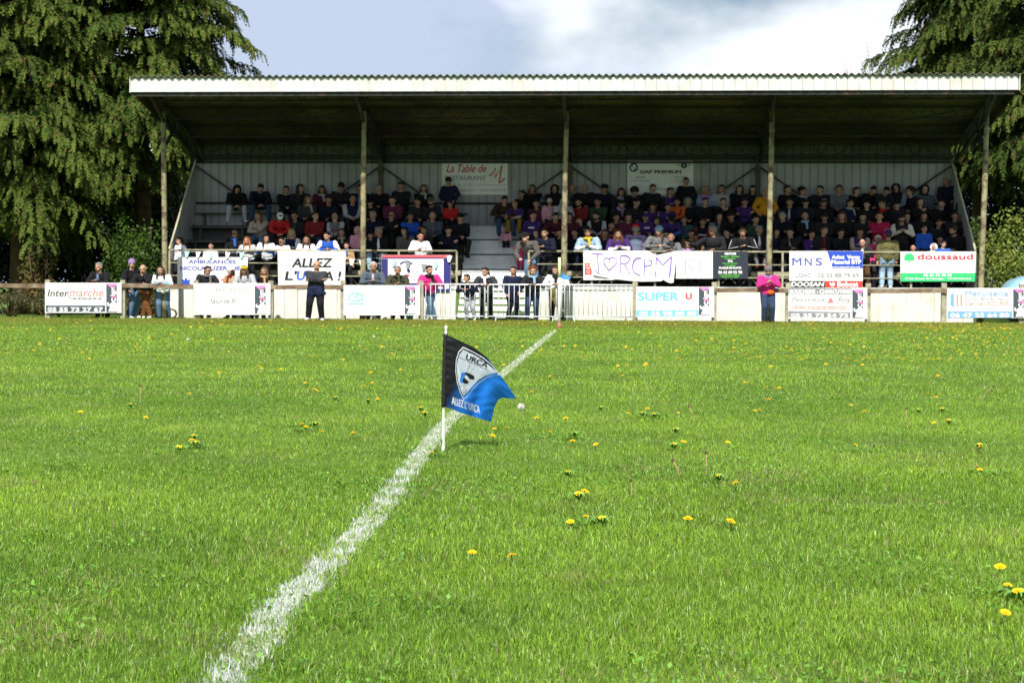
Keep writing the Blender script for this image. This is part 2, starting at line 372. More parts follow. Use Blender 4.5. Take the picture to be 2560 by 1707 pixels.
# stairs
m_stair = mat('painted stair concrete', (0.78, 0.80, 0.80), 0.8, 0.2, 0.1, 3.0, dirt=(0.60, 0.61, 0.60), dscale=2.2, dlo=0.5, dhi=0.75)
m = MB(); nst = 5; rise = ZP / nst
us0, us1 = U(1148, 1.9, 760), U(1338, 1.9, 760)
for i in range(nst): m.box(us0, us1, V_WALLF - .5 + i * .28, V_WALLF - .5 + i * .28 + .36, rise * i + .07, rise * (i + 1))
m.build('entrance_steps', m_stair, stand)
m = MB(); yy = V_WALLF - .5 + nst * .28; m.box(uTL - .02, uTR + .02, yy, 2.9, .9, ZP)
for i in range(8):
    z0 = ZP + .245 * i; v0 = 2.75 + .325 * i
    m.box(uTL + .01, uTR - .01, v0, V_BACK - .03 - i * .002, z0, z0 + .215); m.box(uTL + .01, uTR - .01, v0 - .035, v0 + .4, z0 + .216, z0 + .245)
m.build('stair_flight', m_stair, stand)
for i in range(0, 8, 2):  # dark strips on every second riser, put in as shadow of the nosings
    m = MB(); m.box(uTL + .01, uTR - .01, 2.75 + .325 * i - .006, 2.75 + .325 * i + .01, ZP + .245 * i + .005, ZP + .245 * i + .05); m.build('stair_shade_strip', m_terr, stand)
# guard rails
def railing(ua, ub, end_posts=()):
    m = MB(); z = 2.13
    for zz, rr in ((z, .03), (z - .40, .018), (z - .80, .018)): m.tube([(ua, V_RAIL, zz), (ub, V_RAIL, zz)], rr, 8)
    m.build('handrail', m_rail, stand)
    k = max(1, round((ub - ua) / 2.0))
    for i in range(k + 1):
        x = ua + (ub - ua) * i / k; m = MB(); m.box(x - .03, x + .03, V_RAIL - .03, V_RAIL + .03, ZP, z - .02); m.build('rail_post', m_rail, stand)
railing(U(424, V_RAIL, 640), U(1142, V_RAIL, 640)); railing(U(1322, V_RAIL, 640), U(2440, V_RAIL, 640))
# ---------------------------------------------------------------- timber fence in front
m_wood = mat('weathered timber', (0.17, 0.115, 0.075), 0.85, 0.2, 0.35, 5.0, dirt=(0.32, 0.28, 0.20), dscale=3.0, dlo=0.5, dhi=0.7, bump=0.4)
m_pwood = mat('grey fence post', (0.34, 0.32, 0.24), 0.85, 0.2, 0.25, 6.0, dirt=(0.16, 0.13, 0.08), dscale=5.0)
fence = thing('timber_fence', 'low timber post and rail fence running along the touchline in front of the stand', 'fence', W(0, 0, 0), ROT)
fpx = [-260, -70, 118, 306, 489, 676, 857, 1052]
fpx2 = [1588, 1786, 1971, 2171, 2361, 2556, 2750]
for seg in (fpx, fpx2):
    ups = [U(p, 0, 720) for p in seg]
    for x in ups:
        m = MB(); m.box(x - .075, x + .075, .02, .16, 0, 1.17 + rnd.uniform(0, .03)); m.build('fence_post', m_pwood, fence)
    for a, b_ in zip(ups[:-1], ups[1:]):
        m = MB(); j = rnd.uniform(-.015, .015)
        pts = [(a + (b_ - a) * t_, -.02, .965 + j - .0022 * a + .012 * math.sin(4 * t_ + a)) for t_ in np.linspace(0, 1, 6)]
        for p, q in zip(pts[:-1], pts[1:]): m.bar(p, q, .06, .13)
        m.build('fence_rail', m_wood, fence)
# ---------------------------------------------------------------- metal crowd barriers
m_galv = mat('galvanised steel', (0.62, 0.64, 0.66), 0.45, 0.5, 0.1, 8.0, metal=0.25)
def barrier(p0, p1, label, n=14):
    a, b_ = Vector(p0), Vector(p1); ln = (b_ - a).length; rz = math.atan2(b_.y - a.y, b_.x - a.x)
    t_ = thing('crowd_barrier', label, 'barrier', (a.x, a.y, 0), rz, 'metal crowd barriers at the stair opening')
    m = MB(); m.tube([(0, 0, .12), (0, 0, 1.03), (.05, 0, 1.09), (ln - .05, 0, 1.09), (ln, 0, 1.03), (ln, 0, .12)], .024, 8); m.tube([(0, 0, .14), (ln, 0, .14)], .02, 8); m.build('frame', m_galv, t_)
    for i in range(1, n):
        m = MB(); m.tube([(ln * i / n, 0, .14), (ln * i / n, 0, 1.08)], .010, 6); m.build('rung', m_galv, t_)
    for x in (.25, ln - .25):
        m = MB(); m.tube([(x, -.28, 0.015), (x, -.05, .12), (x, .05, .12), (x, .28, .015)], .016, 6); m.build('foot', m_galv, t_)
    for zz in (.30, .85):
        m = MB(); m.tube([(ln, 0, zz), (ln + .05, 0, zz), (ln + .05, 0, zz + .06)], .008, 5); m.build('hook', m_galv, t_)
bz = lambda px, v: W(U(px, v, 740), v)
barrier(bz(1052, .05), bz(1212, -.25), 'metal barrier the pink jacketed woman leans on, left of the opening', 13)
barrier(bz(1220, -.28), bz(1404, -.30), 'metal barrier in the middle of the stair opening with two women behind it', 14)
barrier(bz(1412, -.30), bz(1588, .15), 'metal barrier angled against the white wall below the handmade purple banner', 15)
# ================================================================ signs and banners
def inkm(name, c): return mat('ink ' + name, c, 0.5, 0.35, 0.04, 3.0)
INK = {'black': inkm('black', (0.018, 0.018, 0.02)), 'slate': inkm('slate', (0.055, 0.075, 0.09)), 'white': inkm('white', (0.84, 0.84, 0.84)), 'grey': inkm('grey', (0.22, 0.23, 0.25)),
       'pale': inkm('pale grey', (0.42, 0.43, 0.44)), 'faint': inkm('faint grey', (0.52, 0.54, 0.53)), 'pink': inkm('pink', (0.75, 0.22, 0.50)), 'salmon': inkm('salmon', (0.75, 0.22, 0.18)), 'red': inkm('red', (0.68, 0.045, 0.035)),
       'crimson': inkm('crimson', (0.50, 0.03, 0.07)), 'navy': inkm('navy', (0.03, 0.03, 0.17)), 'blue': inkm('blue', (0.02, 0.07, 0.50)), 'royal': inkm('royal', (0.04, 0.13, 0.60)), 'sky': inkm('sky blue', (0.17, 0.48, 0.70)),
       'midblue': inkm('mid blue', (0.16, 0.36, 0.68)), 'teal': inkm('teal', (0.10, 0.48, 0.45)), 'cyan': inkm('cyan', (0.35, 0.72, 0.78)), 'green': inkm('green', (0.04, 0.50, 0.17)), 'leaf': inkm('leaf green', (0.10, 0.42, 0.05)),
       'purple': inkm('purple', (0.20, 0.10, 0.48)), 'coral': inkm('coral', (0.72, 0.10, 0.10)), 'darkink': inkm('dark sign', (0.025, 0.03, 0.045)), 'indigo': inkm('indigo', (0.07, 0.09, 0.36))}
m_panel = mat('white sign panel', (0.76, 0.76, 0.75), 0.4, 0.4, 0.03, 1.5, dirt=(0.62, 0.61, 0.55), dscale=2.5, dlo=0.5, dhi=0.85)
m_cloth = mat('banner cloth', (0.76, 0.76, 0.76), 0.8, 0.15, 0.04, 3.0, bump=1.0, bscale=4.0)
m_back = mat('sign backing', (0.30, 0.30, 0.30), 0.7)
_tc = {}
def glyphs(s):
    if s in _tc: return _tc[s]
    cu = bpy.data.curves.new('t', 'FONT'); cu.body = s; cu.size = 1.0; cu.resolution_u = 3
    o = bpy.data.objects.new('t', cu); COL.objects.link(o); bpy.context.view_layer.update()
    dg = bpy.context.evaluated_depsgraph_get(); me = bpy.data.meshes.new_from_object(o.evaluated_get(dg))
    v = np.array([p.co[:2] for p in me.vertices]) if len(me.vertices) else np.zeros((1, 2)); f = [tuple(p.vertices) for p in me.polygons]
    bpy.data.meshes.remove(me); bpy.data.objects.remove(o); bpy.data.curves.remove(cu)
    if len(v):
        lo, hi = v.min(0), v.max(0); v = (v - lo) / np.maximum(hi - lo, 1e-6)
    _tc[s] = (v, f); return _tc[s]
class Sign:
    """a board on the vertical plane v; everything on it is given in photo pixels and laid out on that plane in metres"""
    def __init__(s, name, label, cat, box, v, group=None, thick=.02, panel=None, trim=False, quad=None):
        x0, y0, x1, y1 = box; s.v = v
        s.c = hit((x0 + x1) / 2, (y0 + y1) / 2, v)
        s.root = thing(name, label, cat, W(s.c[0], v, s.c[1]), ROT, group)
        m = MB(); q = [s.q(x0, y1), s.q(x1, y1), s.q(x1, y0), s.q(x0, y0)] if quad is None else [s.q(*p) for p in quad]
        m.add([(a, 0, b) for a, b in q] + [(a, thick, b) for a, b in q], [(0, 1, 2, 3), (5, 4, 7, 6), (0, 4, 5, 1), (1, 5, 6, 2), (2, 6, 7, 3), (3, 7, 4, 0)])
        m.build('panel', panel or m_panel, s.root)
        s.L = {}; s.n = 0
    def q(s, px, py): a, b = hit(px, py, s.v); return (a - s.c[0], b - s.c[1])
    def _mb(s, part):
        if part not in s.L: s.L[part] = (MB(), [])
        return s.L[part]
    def _mi(s, part, col):
        m, cs = s._mb(part)
        if col not in cs: cs.append(col)
        m.mi = cs.index(col); return m
    def poly(s, pts, col, part='print', d=None):
        s.n += 1; d = .0012 * s.n if d is None else d
        m = s._mi(part, col); qs = [s.q(*p) for p in pts]; m.add([(a, -.002 - d, b) for a, b in qs], [tuple(range(len(qs)))])
    def rect(s, x0, y0, x1, y1, col, part='print'): s.poly([(x0, y1), (x1, y1), (x1, y0), (x0, y0)], col, part)
    def text(s, t, x0, y0, x1, y1, col, shear=0.0, part='lettering', rot=False, bold=0.0, d=None):
        part = (part, s.n); v, f = glyphs(t); m = s._mi(part, col)
        s.n += 1; dd = .003 + .0012 * s.n if d is None else d
        offs = [(0, 0)] if not bold else [(-bold, 0), (bold, 0), (0, -bold * .7), (0, bold * .7)]
        for i, (ox, oy) in enumerate(offs):
            P = []
            for a, b in v:
                if rot: X = x1 - (x1 - x0) * b if False else x0 + (x1 - x0) * (1 - b) ; X = x0 + (x1 - x0) * (1 - b); Y = y1 - (y1 - y0) * a
                else: X = x0 + (x1 - x0) * a + shear * (y1 - y0) * b; Y = y1 - (y1 - y0) * b
                if rot: X = x0 + (x1 - x0) * (1 - b)
                A, B = s.q(X + ox, Y + oy); P.append((A, -dd - .0003 * i, B))
            m.add(P, f)
    def stroke(s, pts, w, col, part='logo'):
        s.n += 1
        qs = [Vector((*s.q(*p), 0)) for p in pts]; m = s._mi(part, col); w = w / F * 54 / 2; d = -.003 - .0012 * s.n
        L_, R_ = [], []
        for i, p in enumerate(qs):
            t_ = (qs[min(i + 1, len(qs) - 1)] - qs[max(0, i - 1)]).normalized(); nn = Vector((-t_.y, t_.x, 0)) * w
            L_.append(p + nn); R_.append(p - nn)
        vs_ = [(p.x, d, p.y) for p in L_] + [(p.x, d, p.y) for p in R_]; n_ = len(qs)
        m.add(vs_, [(i, i + 1, n_ + i + 1, n_ + i) for i in range(n_ - 1)])
    def disc(s, cx, cy, rx, ry, col, part='logo', a0=0, a1=360, n=28):
        pts = [(cx + rx * math.cos(math.radians(a0 + (a1 - a0) * i / n)), cy - ry * math.sin(math.radians(a0 + (a1 - a0) * i / n))) for i in range(n + (0 if a1 - a0 >= 360 else 1))]
        if a1 - a0 < 360: pts.append((cx, cy))
        s.poly(pts, col, part)
    def arc(s, cx, cy, rx, ry, a0, a1, w, col, part='logo', n=16):
        s.stroke([(cx + rx * math.cos(math.radians(a0 + (a1 - a0) * i / n)), cy - ry * math.sin(math.radians(a0 + (a1 - a0) * i / n))) for i in range(n + 1)], w, col, part)
    def done(s):
        for part, (m, cs) in s.L.items(): m.build(part if isinstance(part, str) else part[0], [INK[c] for c in cs], s.root)
        return s.root
def strip(S, x0, y0, x1, y1):
    """the printer's strip at the right end of the fence signs: slate ground, pink corner, upright name, white animal with a raised trunk"""
    w_, h_ = x1 - x0, y1 - y0
    S.rect(x0, y0, x1, y1, 'slate'); S.poly([(x0, y0), (x0 + w_ * .55, y0 + h_ * .17), (x0 + w_ * .62, y0), ], 'pink'); S.rect(x0 + w_ * .5, y0 + .3, x1 - .3, y0 + h_ * .09, 'pink')
    S.text('c', x0 + w_ * .50, y0 + h_ * .52, x0 + w_ * .92, y0 + h_ * .63, 'white', rot=True, bold=.5)
    S.text('s', x0 + w_ * .50, y0 + h_ * .43, x0 + w_ * .92, y0 + h_ * .51, 'pink', rot=True, bold=.5)
    S.text('ign', x0 + w_ * .42, y0 + h_ * .14, x0 + w_ * .98, y0 + h_ * .42, 'white', rot=True, bold=.5)
    P = [(.98, .98), (.22, .98), (.36, .84), (.44, .78), (.30, .80), (.12, .77), (.08, .70), (.14, .66), (.24, .655), (.20, .70), (.27, .73), (.42, .70), (.52, .66), (.72, .63), (.90, .66), (.98, .72)]
    S.poly([(x0 + w_ * a, y0 + h_ * b) for a, b in P][::-1], 'white', 'logo')
# ---- on the timber fence
VF = -.075
S = Sign('sign_board', 'white board with slanted black and red lettering at the far left of the fence', 'sign', (112.5, 707, 303.5, 782), VF, 'sponsor boards on the timber fence')
S.text('Inter', 119, 724, 170, 741, 'black', .22, bold=.35); S.text('marche', 174, 722, 257, 741, 'salmon', .22, bold=.35)
S.stroke([(168, 736), (174, 744), (180, 748)], 1.4, 'black'); S.poly([(180, 744), (254, 744), (254, 749), (184, 749)][::-1], 'grey'); S.text('S U P E R', 190, 745, 248, 748.2, 'white', .2)
S.rect(115, 763, 263, 779, 'slate'); S.text('05 55 73 27 67', 120, 769, 257, 778, 'white', bold=.7); S.text('AVENUE GENERAL DE GAULLE - 19140 UZERCHE', 120, 764.5, 257, 767.3, 'pale')
strip(S, 266, 709, 292, 780); S.done()
S = Sign('sign_board', 'nearly blank white board below the person in the yellow cap', 'sign', (484, 708, 676, 787), VF, 'sponsor boards on the timber fence')
S.text('BEAUREGARD', 539, 720, 631, 728, 'pale', .1, bold=.5); S.text('laurie.fr', 526, 745, 592, 758, 'grey', .2, bold=.2); S.stroke([(610, 762), (613, 768), (617, 763)], 1.6, 'grey'); S.text('FIOUL', 560, 731, 600, 736, 'faint')
strip(S, 637, 714, 664, 784); S.text('www.csign-impression.com', 666, 720, 670, 780, 'faint', rot=True); S.done()
S = Sign('sign_board', 'white board with teal swoosh logo, two elderly men leaning behind it', 'sign', (859, 713, 1050, 788), VF, 'sponsor boards on the timber fence')
S.arc(889, 743, 17, 10, 40, 320, 2.6, 'teal'); S.stroke([(887, 748), (896, 735), (902, 735), (908, 754)], 3.0, 'teal'); S.stroke([(876, 750), (890, 752), (902, 747), (912, 738)], 1.8, 'cyan'); S.stroke([(905, 737), (913, 733)], 1.6, 'salmon'); S.rect(872, 758.5, 911, 760.5, 'teal', 'logo')
S.text('CENTRE FRANCE', 925, 745, 1000, 749, 'faint')
strip(S, 1012, 716, 1038, 785); S.text('www.csign-impression.com', 1041, 722, 1045, 782, 'faint', rot=True); S.done()
S = Sign('sign_board', 'white board with big light blue capitals and light blue phone strip right of barriers', 'sign', (1590, 717, 1785, 793), VF, 'sponsor boards on the timber fence')
S.text('SUPER', 1596, 731, 1696, 751, 'sky', bold=1.6); S.text('U', 1715, 733, 1729, 748, 'coral', bold=1.6); S.text('UZERCHE', 1600, 757, 1650, 762, 'faint')
S.rect(1590.5, 775, 1746, 790, 'sky'); S.text('05 55 98 80 80', 1598, 779, 1740, 788.5, 'white', bold=.7); strip(S, 1747, 718, 1773, 787); S.done()
S = Sign('sign_board', 'butcher board with grey title band, flowing script and grey phone strip', 'sign', (1971, 719.5, 2168, 797), VF, 'sponsor boards on the timber fence')
S.poly([(1971.5, 735), (2129, 737), (2129, 721), (1971.5, 720)], 'grey'); S.text('BOUCHERIE - CHARCUTERIE', 1975, 724, 2127, 734, 'white', bold=.6)
S.text('Peyssieux', 1978, 743, 2060, 757, 'grey', .35); S.text('&', 2069, 746, 2083, 757, 'coral', .2, bold=.4); S.text('Fils', 2094, 742, 2122, 757, 'grey', .35)
S.stroke([(1981, 765), (2050, 766), (2119, 768), (2121, 772), (2117, 774), (2050, 772), (1981, 770), (1978, 767.5), (1981, 765)], .8, 'coral'); S.text('LE MEILLEUR DE LA TRADITION', 1986, 766.5, 2114, 771.5, 'salmon')
S.poly([(1971.5, 791.5), (2126, 794.5), (2126, 780.5), (1971.5, 777)], 'grey'); S.text('05 55 73 54 72', 1978, 784, 2120, 793, 'white', bold=.7); S.text('PLACE DE LA PETITE GARE - 19140 UZERCHE', 1985, 779, 2112, 782.3, 'pale')
strip(S, 2131, 724, 2158, 794); S.text('www.csign-impression.com', 2160, 730, 2164, 792, 'faint', rot=True); S.done()
S = Sign('sign_board', 'joinery board with blue and red bars logo and blue phone strip', 'sign', (2368, 720, 2566, 795), VF, 'sponsor boards on the timber fence')
S.poly([(2376, 737), (2385, 732), (2385, 768), (2376, 763)][::-1], 'midblue', 'logo'); S.poly([(2391, 738), (2395, 735), (2395, 767), (2391, 763)][::-1], 'salmon', 'logo'); S.poly([(2401, 738), (2405, 735), (2405, 767), (2401, 763)][::-1], 'salmon', 'logo')
S.text('Menuiserie', 2413, 727, 2521, 740, 'midblue', bold=.25); S.text('PVC - BOIS - ALU', 2413, 744, 2522, 750, 'grey'); S.text('Cecilien SOURIE', 2413, 753, 2520, 764, 'salmon'); S.text('www.menuiserie-sourie.fr', 2414, 770, 2520, 774, 'pale')
S.rect(2369, 778, 2530, 794, 'midblue'); S.text('06 47 25 64 80', 2376, 783, 2522, 793, 'white', bold=.7); S.text('PEYRISSAGUET - 19140 UZERCHE', 2380, 779, 2516, 781.8, 'pale'); strip(S, 2533, 722, 2559, 793); S.done()
# ---- on the stand's rail
VR = V_RAIL - .10; gr = 'boards hung on the rail of the stand'
S = Sign('sign_board', 'white ambulance company board with dark blue capitals and a blue six armed star', 'sign', (444, 643, 619, 714), VR, gr)
S.text('AMBULANCES', 472, 650, 589, 659, 'indigo', bold=.6); S.text('NICOLAS UZERCHE', 451, 666, 600, 675, 'indigo', bold=.6); S.text('AMBULANCES - TAXI - VSL', 455, 684, 560, 689, 'cyan')
for a in range(3):
    ca, sa = math.cos(math.radians(90 + 60 * a)), math.sin(math.radians(90 + 60 * a)); S.stroke([(465 - 11.5 * ca, 706 + 10.5 * sa), (465 + 11.5 * ca, 706 - 10.5 * sa)], 6.0, 'blue')
S.text('24H/24', 500, 696, 560, 703, 'coral'); S.done()
S = Sign('cloth_banner', 'white cloth banner with bold black slanted lettering and one blue letter', 'banner', (694, 627, 863, 715), VR, None, panel=m_cloth, quad=[(696, 714), (862, 717), (864, 628), (694, 627)])
S.text('ALLEZ', 730, 646, 827, 668, 'black', .18, bold=1.2); S.text("L'", 713, 678, 738, 700, 'black', .18, bold=1.2); S.text('U', 741, 678, 760, 700, 'royal', .18, bold=1.2); S.text('RCA !', 765, 679, 849, 701, 'black', .18, bold=1.2); S.done()
S = Sign('sign_board', 'white board with thick navy frame and red top edge, left of the stairs', 'sign', (954, 637.5, 1127, 728), VR, gr)
S.rect(954.3, 644, 1126.7, 727.8, 'navy'); S.rect(954.3, 637.8, 1126.7, 644, 'coral'); S.rect(970, 647.5, 1109, 708, 'white'); S.arc(1016, 664, 15, 10, 20, 170, 4.5, 'navy'); S.disc(1022, 678, 4, 5, 'navy'); S.disc(1018, 689, 6, 4, 'coral')
S.disc(1033, 687, 7, 9, 'pale'); S.disc(1045, 686, 7, 9, 'pale'); S.disc(1033, 688, 5, 6, 'white'); S.disc(1045, 687, 5, 6, 'white'); S.text('BOULANGERIE', 1020, 697, 1075, 703, 'grey'); S.rect(1053, 712, 1064, 722, 'white'); S.rect(1072, 712, 1082, 722, 'white'); S.rect(1096, 712, 1107, 722, 'white'); S.rect(1112, 712, 1122, 722, 'white'); S.done()
S = Sign('sign_board', 'white board with a small red panel, mostly hidden by the purple lettered sheet', 'sign', (1458.5, 628, 1560, 700), VR, gr)
S.rect(1462, 658, 1479, 687, 'red'); S.text('IN', 1465, 660, 1475, 666, 'white'); S.text('MM', 1465, 668, 1475, 674, 'white'); S.text('O', 1466, 676, 1475, 684, 'white'); S.done()
S = Sign('sign_board', 'plain white board with a thin grey angular letter logo, left of the dark board', 'sign', (1690, 628, 1782, 696.5), VR, gr)
S.stroke([(1714, 686), (1714, 648), (1729, 648), (1733, 656), (1740, 649)], 2.0, 'grey'); S.stroke([(1752, 652), (1752, 680), (1745, 680), (1742, 666), (1733, 677), (1722, 662)], 2.0, 'grey'); S.text('HABITAT', 1728, 641, 1741, 643.5, 'pale'); S.text('MENUISERIE', 1728, 685, 1751, 687.5, 'pale'); S.done()
S = Sign('sign_board', 'dark slate board with white and green centred lines of lettering', 'sign', (1782, 628.5, 1870, 697), VR, gr, panel=INK['darkink'])
for t_, x0, y0, x1, y1, c_ in (('PEINTURE', 1812, 632, 1840, 637, 'white'), ('Interieur - Exterieur', 1803, 639.5, 1849, 643, 'leaf'), ('Decoration', 1813, 645, 1838, 648, 'leaf'), ('SOL', 1820, 650, 1832, 655, 'white'), ('Parquet flottant', 1807, 657, 1844, 660.5, 'leaf'),
                               ('Carrelage', 1812, 662, 1839, 666, 'leaf'), ('PLAQUE DE PLATRE', 1798, 667.5, 1853, 673, 'white'), ('06 62 60 55 90', 1796, 677, 1855, 684, 'white'), ('2 rue des Ecoles Uzerche', 1799, 686, 1850, 689.5, 'leaf'), ('depannage', 1804, 691, 1846, 694.5, 'leaf')):
    S.text(t_, x0, y0, x1, y1, c_, bold=.4)
S.done()
S = Sign('sign_board', 'white and blue building plant board with three spaced blue capitals', 'sign', (1973.5, 627.5, 2157, 702), VR, gr)
S.poly([(2082, 671), (2157 - .3, 671), (2157 - .3, 628), (2068, 628)], 'blue'); S.text('M', 1981, 645, 2003, 663.5, 'indigo', bold=.5); S.text('N', 2012, 645, 2029, 663.5, 'indigo', bold=.5); S.text('S', 2039, 645, 2055, 663.5, 'indigo', bold=.5)
S.text('Achat  Vente', 2080, 638, 2149, 647, 'white', bold=.7); S.text('Materiel BTP', 2079, 650, 2152, 660, 'white', bold=.7); S.text('www.materiel-mns.com', 2082, 665.5, 2150, 669.5, 'white', bold=.25); S.text('USSAC', 1988, 683, 2026, 693, 'grey'); S.text('05 55 88 79 69', 2044, 683, 2147, 693, 'grey'); S.done()
S = Sign('sign_board', 'narrow black and red strip board with white slanted lettering under the blue plant board', 'sign', (1974, 702.5, 2156, 720), VR - .01, gr)
S.rect(1974.3, 702.8, 2063, 719.7, 'black'); S.rect(2063, 702.8, 2155.7, 719.7, 'red'); S.text('DOOSAN', 1978, 705.5, 2058, 716, 'white', .2, bold=.9); S.text('Bobcat', 2094, 704.5, 2145, 716.5, 'white', bold=.9); S.poly([(2073, 705), (2078, 708), (2083, 705.5), (2088, 708), (2086, 714), (2081, 717), (2075, 713)][::-1], 'white', 'logo'); S.done()
S = Sign('sign_board', 'white board with green round tree, red name and green bottom band', 'sign', (2251, 629, 2441, 704), VR, gr)
S.disc(2273, 643, 12, 9.5, 'green'); S.disc(2266, 647, 6, 5, 'green'); S.disc(2280, 647, 6, 5, 'green'); S.rect(2272, 651, 2274.3, 659, 'green', 'logo'); S.text('doussaud', 2294, 635, 2432, 648.5, 'crimson', bold=.6)
S.text('BOIS - RABOTERIE - PARQUET - LAMBRIS - TERRASSE', 2258, 667, 2432, 670, 'teal'); S.text('CHARPENTE - OSSATURE BOIS', 2292, 675, 2396, 678, 'teal'); S.rect(2251.3, 682.5, 2440.7, 703.7, 'green'); S.text('05 55 73 70 20', 2309, 685, 2379, 691, 'white', bold=.5); S.text('27 bis Route de Limoges - 19140 Uzerche', 2262, 694.5, 2427, 699.5, 'white', bold=.35); S.done()
# hand painted sheet
vB = VR - .05
ctr = hit(1575, 665, vB); bn = thing('cloth_banner', 'crumpled white sheet hand painted in purple letters and a heart', 'banner', W(ctr[0], vB, ctr[1]), ROT)
bq = lambda px, py: (hit(px, py, vB)[0] - ctr[0], hit(px, py, vB)[1] - ctr[1])
nx, ny = 46, 16
def bpt(a, b_):       # a 0..1 left-right, b 0..1 top-bottom
    xt = 1462 + (1692 - 1462) * a; yt = 627 + (3 * math.sin(a * 3.1)) * 0 + (14 * max(0, (a - .68)) / .1 if a < .78 and a > .68 else (14 * (1 - (a - .78) / .22) if a >= .78 else 0)) * .8
    xb = 1484 + (1684 - 1484) * a; yb = 688 + 20 * math.sin(min(1, a * 1.25) * 1.75) + (6 * math.sin(a * 21) if a > .85 else 0) - 6 * a
    return xt + (xb - xt) * b_, yt + (yb - yt) * b_
def bdep(a, b_): return .018 * math.sin(a * 23 + b_ * 3) + .014 * math.sin(a * 9 - b_ * 7) + .01 * math.sin(b_ * 11 + a * 40)
m = MB(); m.smooth = True; vs_ = []
for j in range(ny + 1):
    for i in range(nx + 1):
        a, b_ = i / nx, j / ny; p = bq(*bpt(a, b_)); vs_.append((p[0], bdep(a, b_), p[1]))
m.add(vs_, [(j * (nx + 1) + i, j * (nx + 1) + i + 1, (j + 1) * (nx + 1) + i + 1, (j + 1) * (nx + 1) + i) for j in range(ny) for i in range(nx)])
m.build('cloth', mat('bed sheet', (0.80, 0.80, 0.82), 0.8, 0.15, 0.05, 4.0), bn)
def bstroke(pts, w_):
    P = []
    for (x0, y0), (x1, y1) in zip(pts[:-1], pts[1:]):
        for t_ in np.linspace(0, 1, 5)[:-1]: P.append((x0 + (x1 - x0) * t_, y0 + (y1 - y0) * t_))
    P.append(pts[-1]); m_ = bm_; Lq = []
    def dep(px, py):
        a = (px - 1470) / 218; b_ = (py - 628) / 72; return bdep(min(1, max(0, a)), min(1, max(0, b_)))
    q = [Vector((*bq(*p), 0)) for p in P]; ww = w_ / F * 54 / 2; A, B = [], []
    for i, p in enumerate(q):
        t_ = (q[min(i + 1, len(q) - 1)] - q[max(0, i - 1)]).normalized(); nn = Vector((-t_.y, t_.x, 0)) * ww; d = dep(*P[i]) - .014
        A.append((p.x + nn.x, d, p.y + nn.y)); B.append((p.x - nn.x, d, p.y - nn.y))
    n_ = len(q); m_.add(A + B, [(i, i + 1, n_ + i + 1, n_ + i) for i in range(n_ - 1)])
bm_ = MB()
for pts, w_ in (([(1479, 634), (1509, 636)], 3.2), ([(1494, 635), (1496, 682)], 2.6), ([(1488, 674), (1494, 684), (1507, 687)], 2.2), ([(1522, 676), (1511, 660), (1509, 650), (1515, 644), (1523, 647), (1524, 656), (1523, 647), (1532, 643), (1542, 648), (1542, 658), (1522, 676)], 2.2),
                ([(1552, 640), (1552, 683)], 2.8), ([(1551, 639), (1566, 639), (1574, 645), (1572, 654), (1562, 660), (1553, 659)], 2.6), ([(1562, 660), (1568, 674), (1575, 686)], 2.6), ([(1604, 646), (1592, 645), (1584, 653), (1581, 668), (1585, 681), (1600, 689)], 2.8),
                ([(1612, 647), (1610, 690)], 2.8), ([(1622, 650), (1630, 653), (1628, 663), (1612, 666)], 2.4), ([(1641, 644), (1638, 692)], 2.8), ([(1641, 644), (1657, 663), (1679, 641)], 2.8), ([(1679, 641), (1674, 693)], 3.4)): bstroke(pts, w_)
bm_.build('lettering', INK['purple'], bn)
# ---- high on the back wall
VW = V_BACK - .03; gr = 'boards high on the back wall of the stand'
S = Sign('sign_board', 'restaurant board with dark pink script and large slanted pink letter', 'sign', (1104.5, 405, 1269, 487), VW, gr)
S.text('La Table de', 1116, 412, 1214, 431, 'crimson', .25, bold=.4); S.text('RESTAURANT', 1113, 440, 1215, 451, 'grey', 0, bold=.3); S.text('05 55 98 17 60', 1145, 459, 1207, 466, 'pale'); S.stroke([(1106, 463), (1141, 463)], .9, 'crimson'); S.stroke([(1210, 463), (1268, 463)], .9, 'crimson')
S.stroke([(1223, 440), (1229, 437), (1238, 419), (1238, 444), (1255, 413), (1248, 459), (1254, 455), (1262, 445)], 4.0, 'crimson'); S.text('4 Place Alexis Boyer - 19140 UZERCHE', 1114, 473, 1264, 480, 'grey'); S.done()
S = Sign('sign_board', 'pale car dealer board with black heading, round badge and winged badge', 'sign', (1568, 403, 1734, 486), VW, gr)
S.text('GAP PREMIUM', 1600, 426, 1702, 434, 'black', bold=.7); S.disc(1584, 419, 11, 11, 'black'); S.disc(1584, 419, 7, 7, 'white'); S.disc(1584, 419, 6.5, 6.5, 'midblue', a0=90, a1=180, n=8); S.disc(1584, 419, 6.5, 6.5, 'midblue', a0=270, a1=360, n=8)
S.disc(1710, 414, 8, 7.5, 'black'); S.disc(1710, 414, 4.5, 4.2, 'grey')
for q in (-3, 0, 3): S.stroke([(1701, 414 + q), (1690 + abs(q), 411 + q)], 1.2, 'grey'); S.stroke([(1719, 414 + q), (1730 - abs(q), 411 + q)], 1.2, 'grey')
S.text('BRIVE', 1590, 441, 1612, 446, 'grey'); S.text('+ 33 5 552 222', 1576, 450, 1625, 455, 'grey'); S.text('LIMOGES', 1684, 441, 1718, 446, 'grey'); S.text('+ 33 5 554 250', 1676, 450, 1725, 455, 'grey'); S.stroke([(1579, 474), (1590, 463), (1596, 462), (1592, 472), (1600, 466), (1607, 463), (1603, 474)], .9, 'grey'); S.text('www.gap-premium.fr', 1634, 470, 1690, 475, 'grey'); S.done()
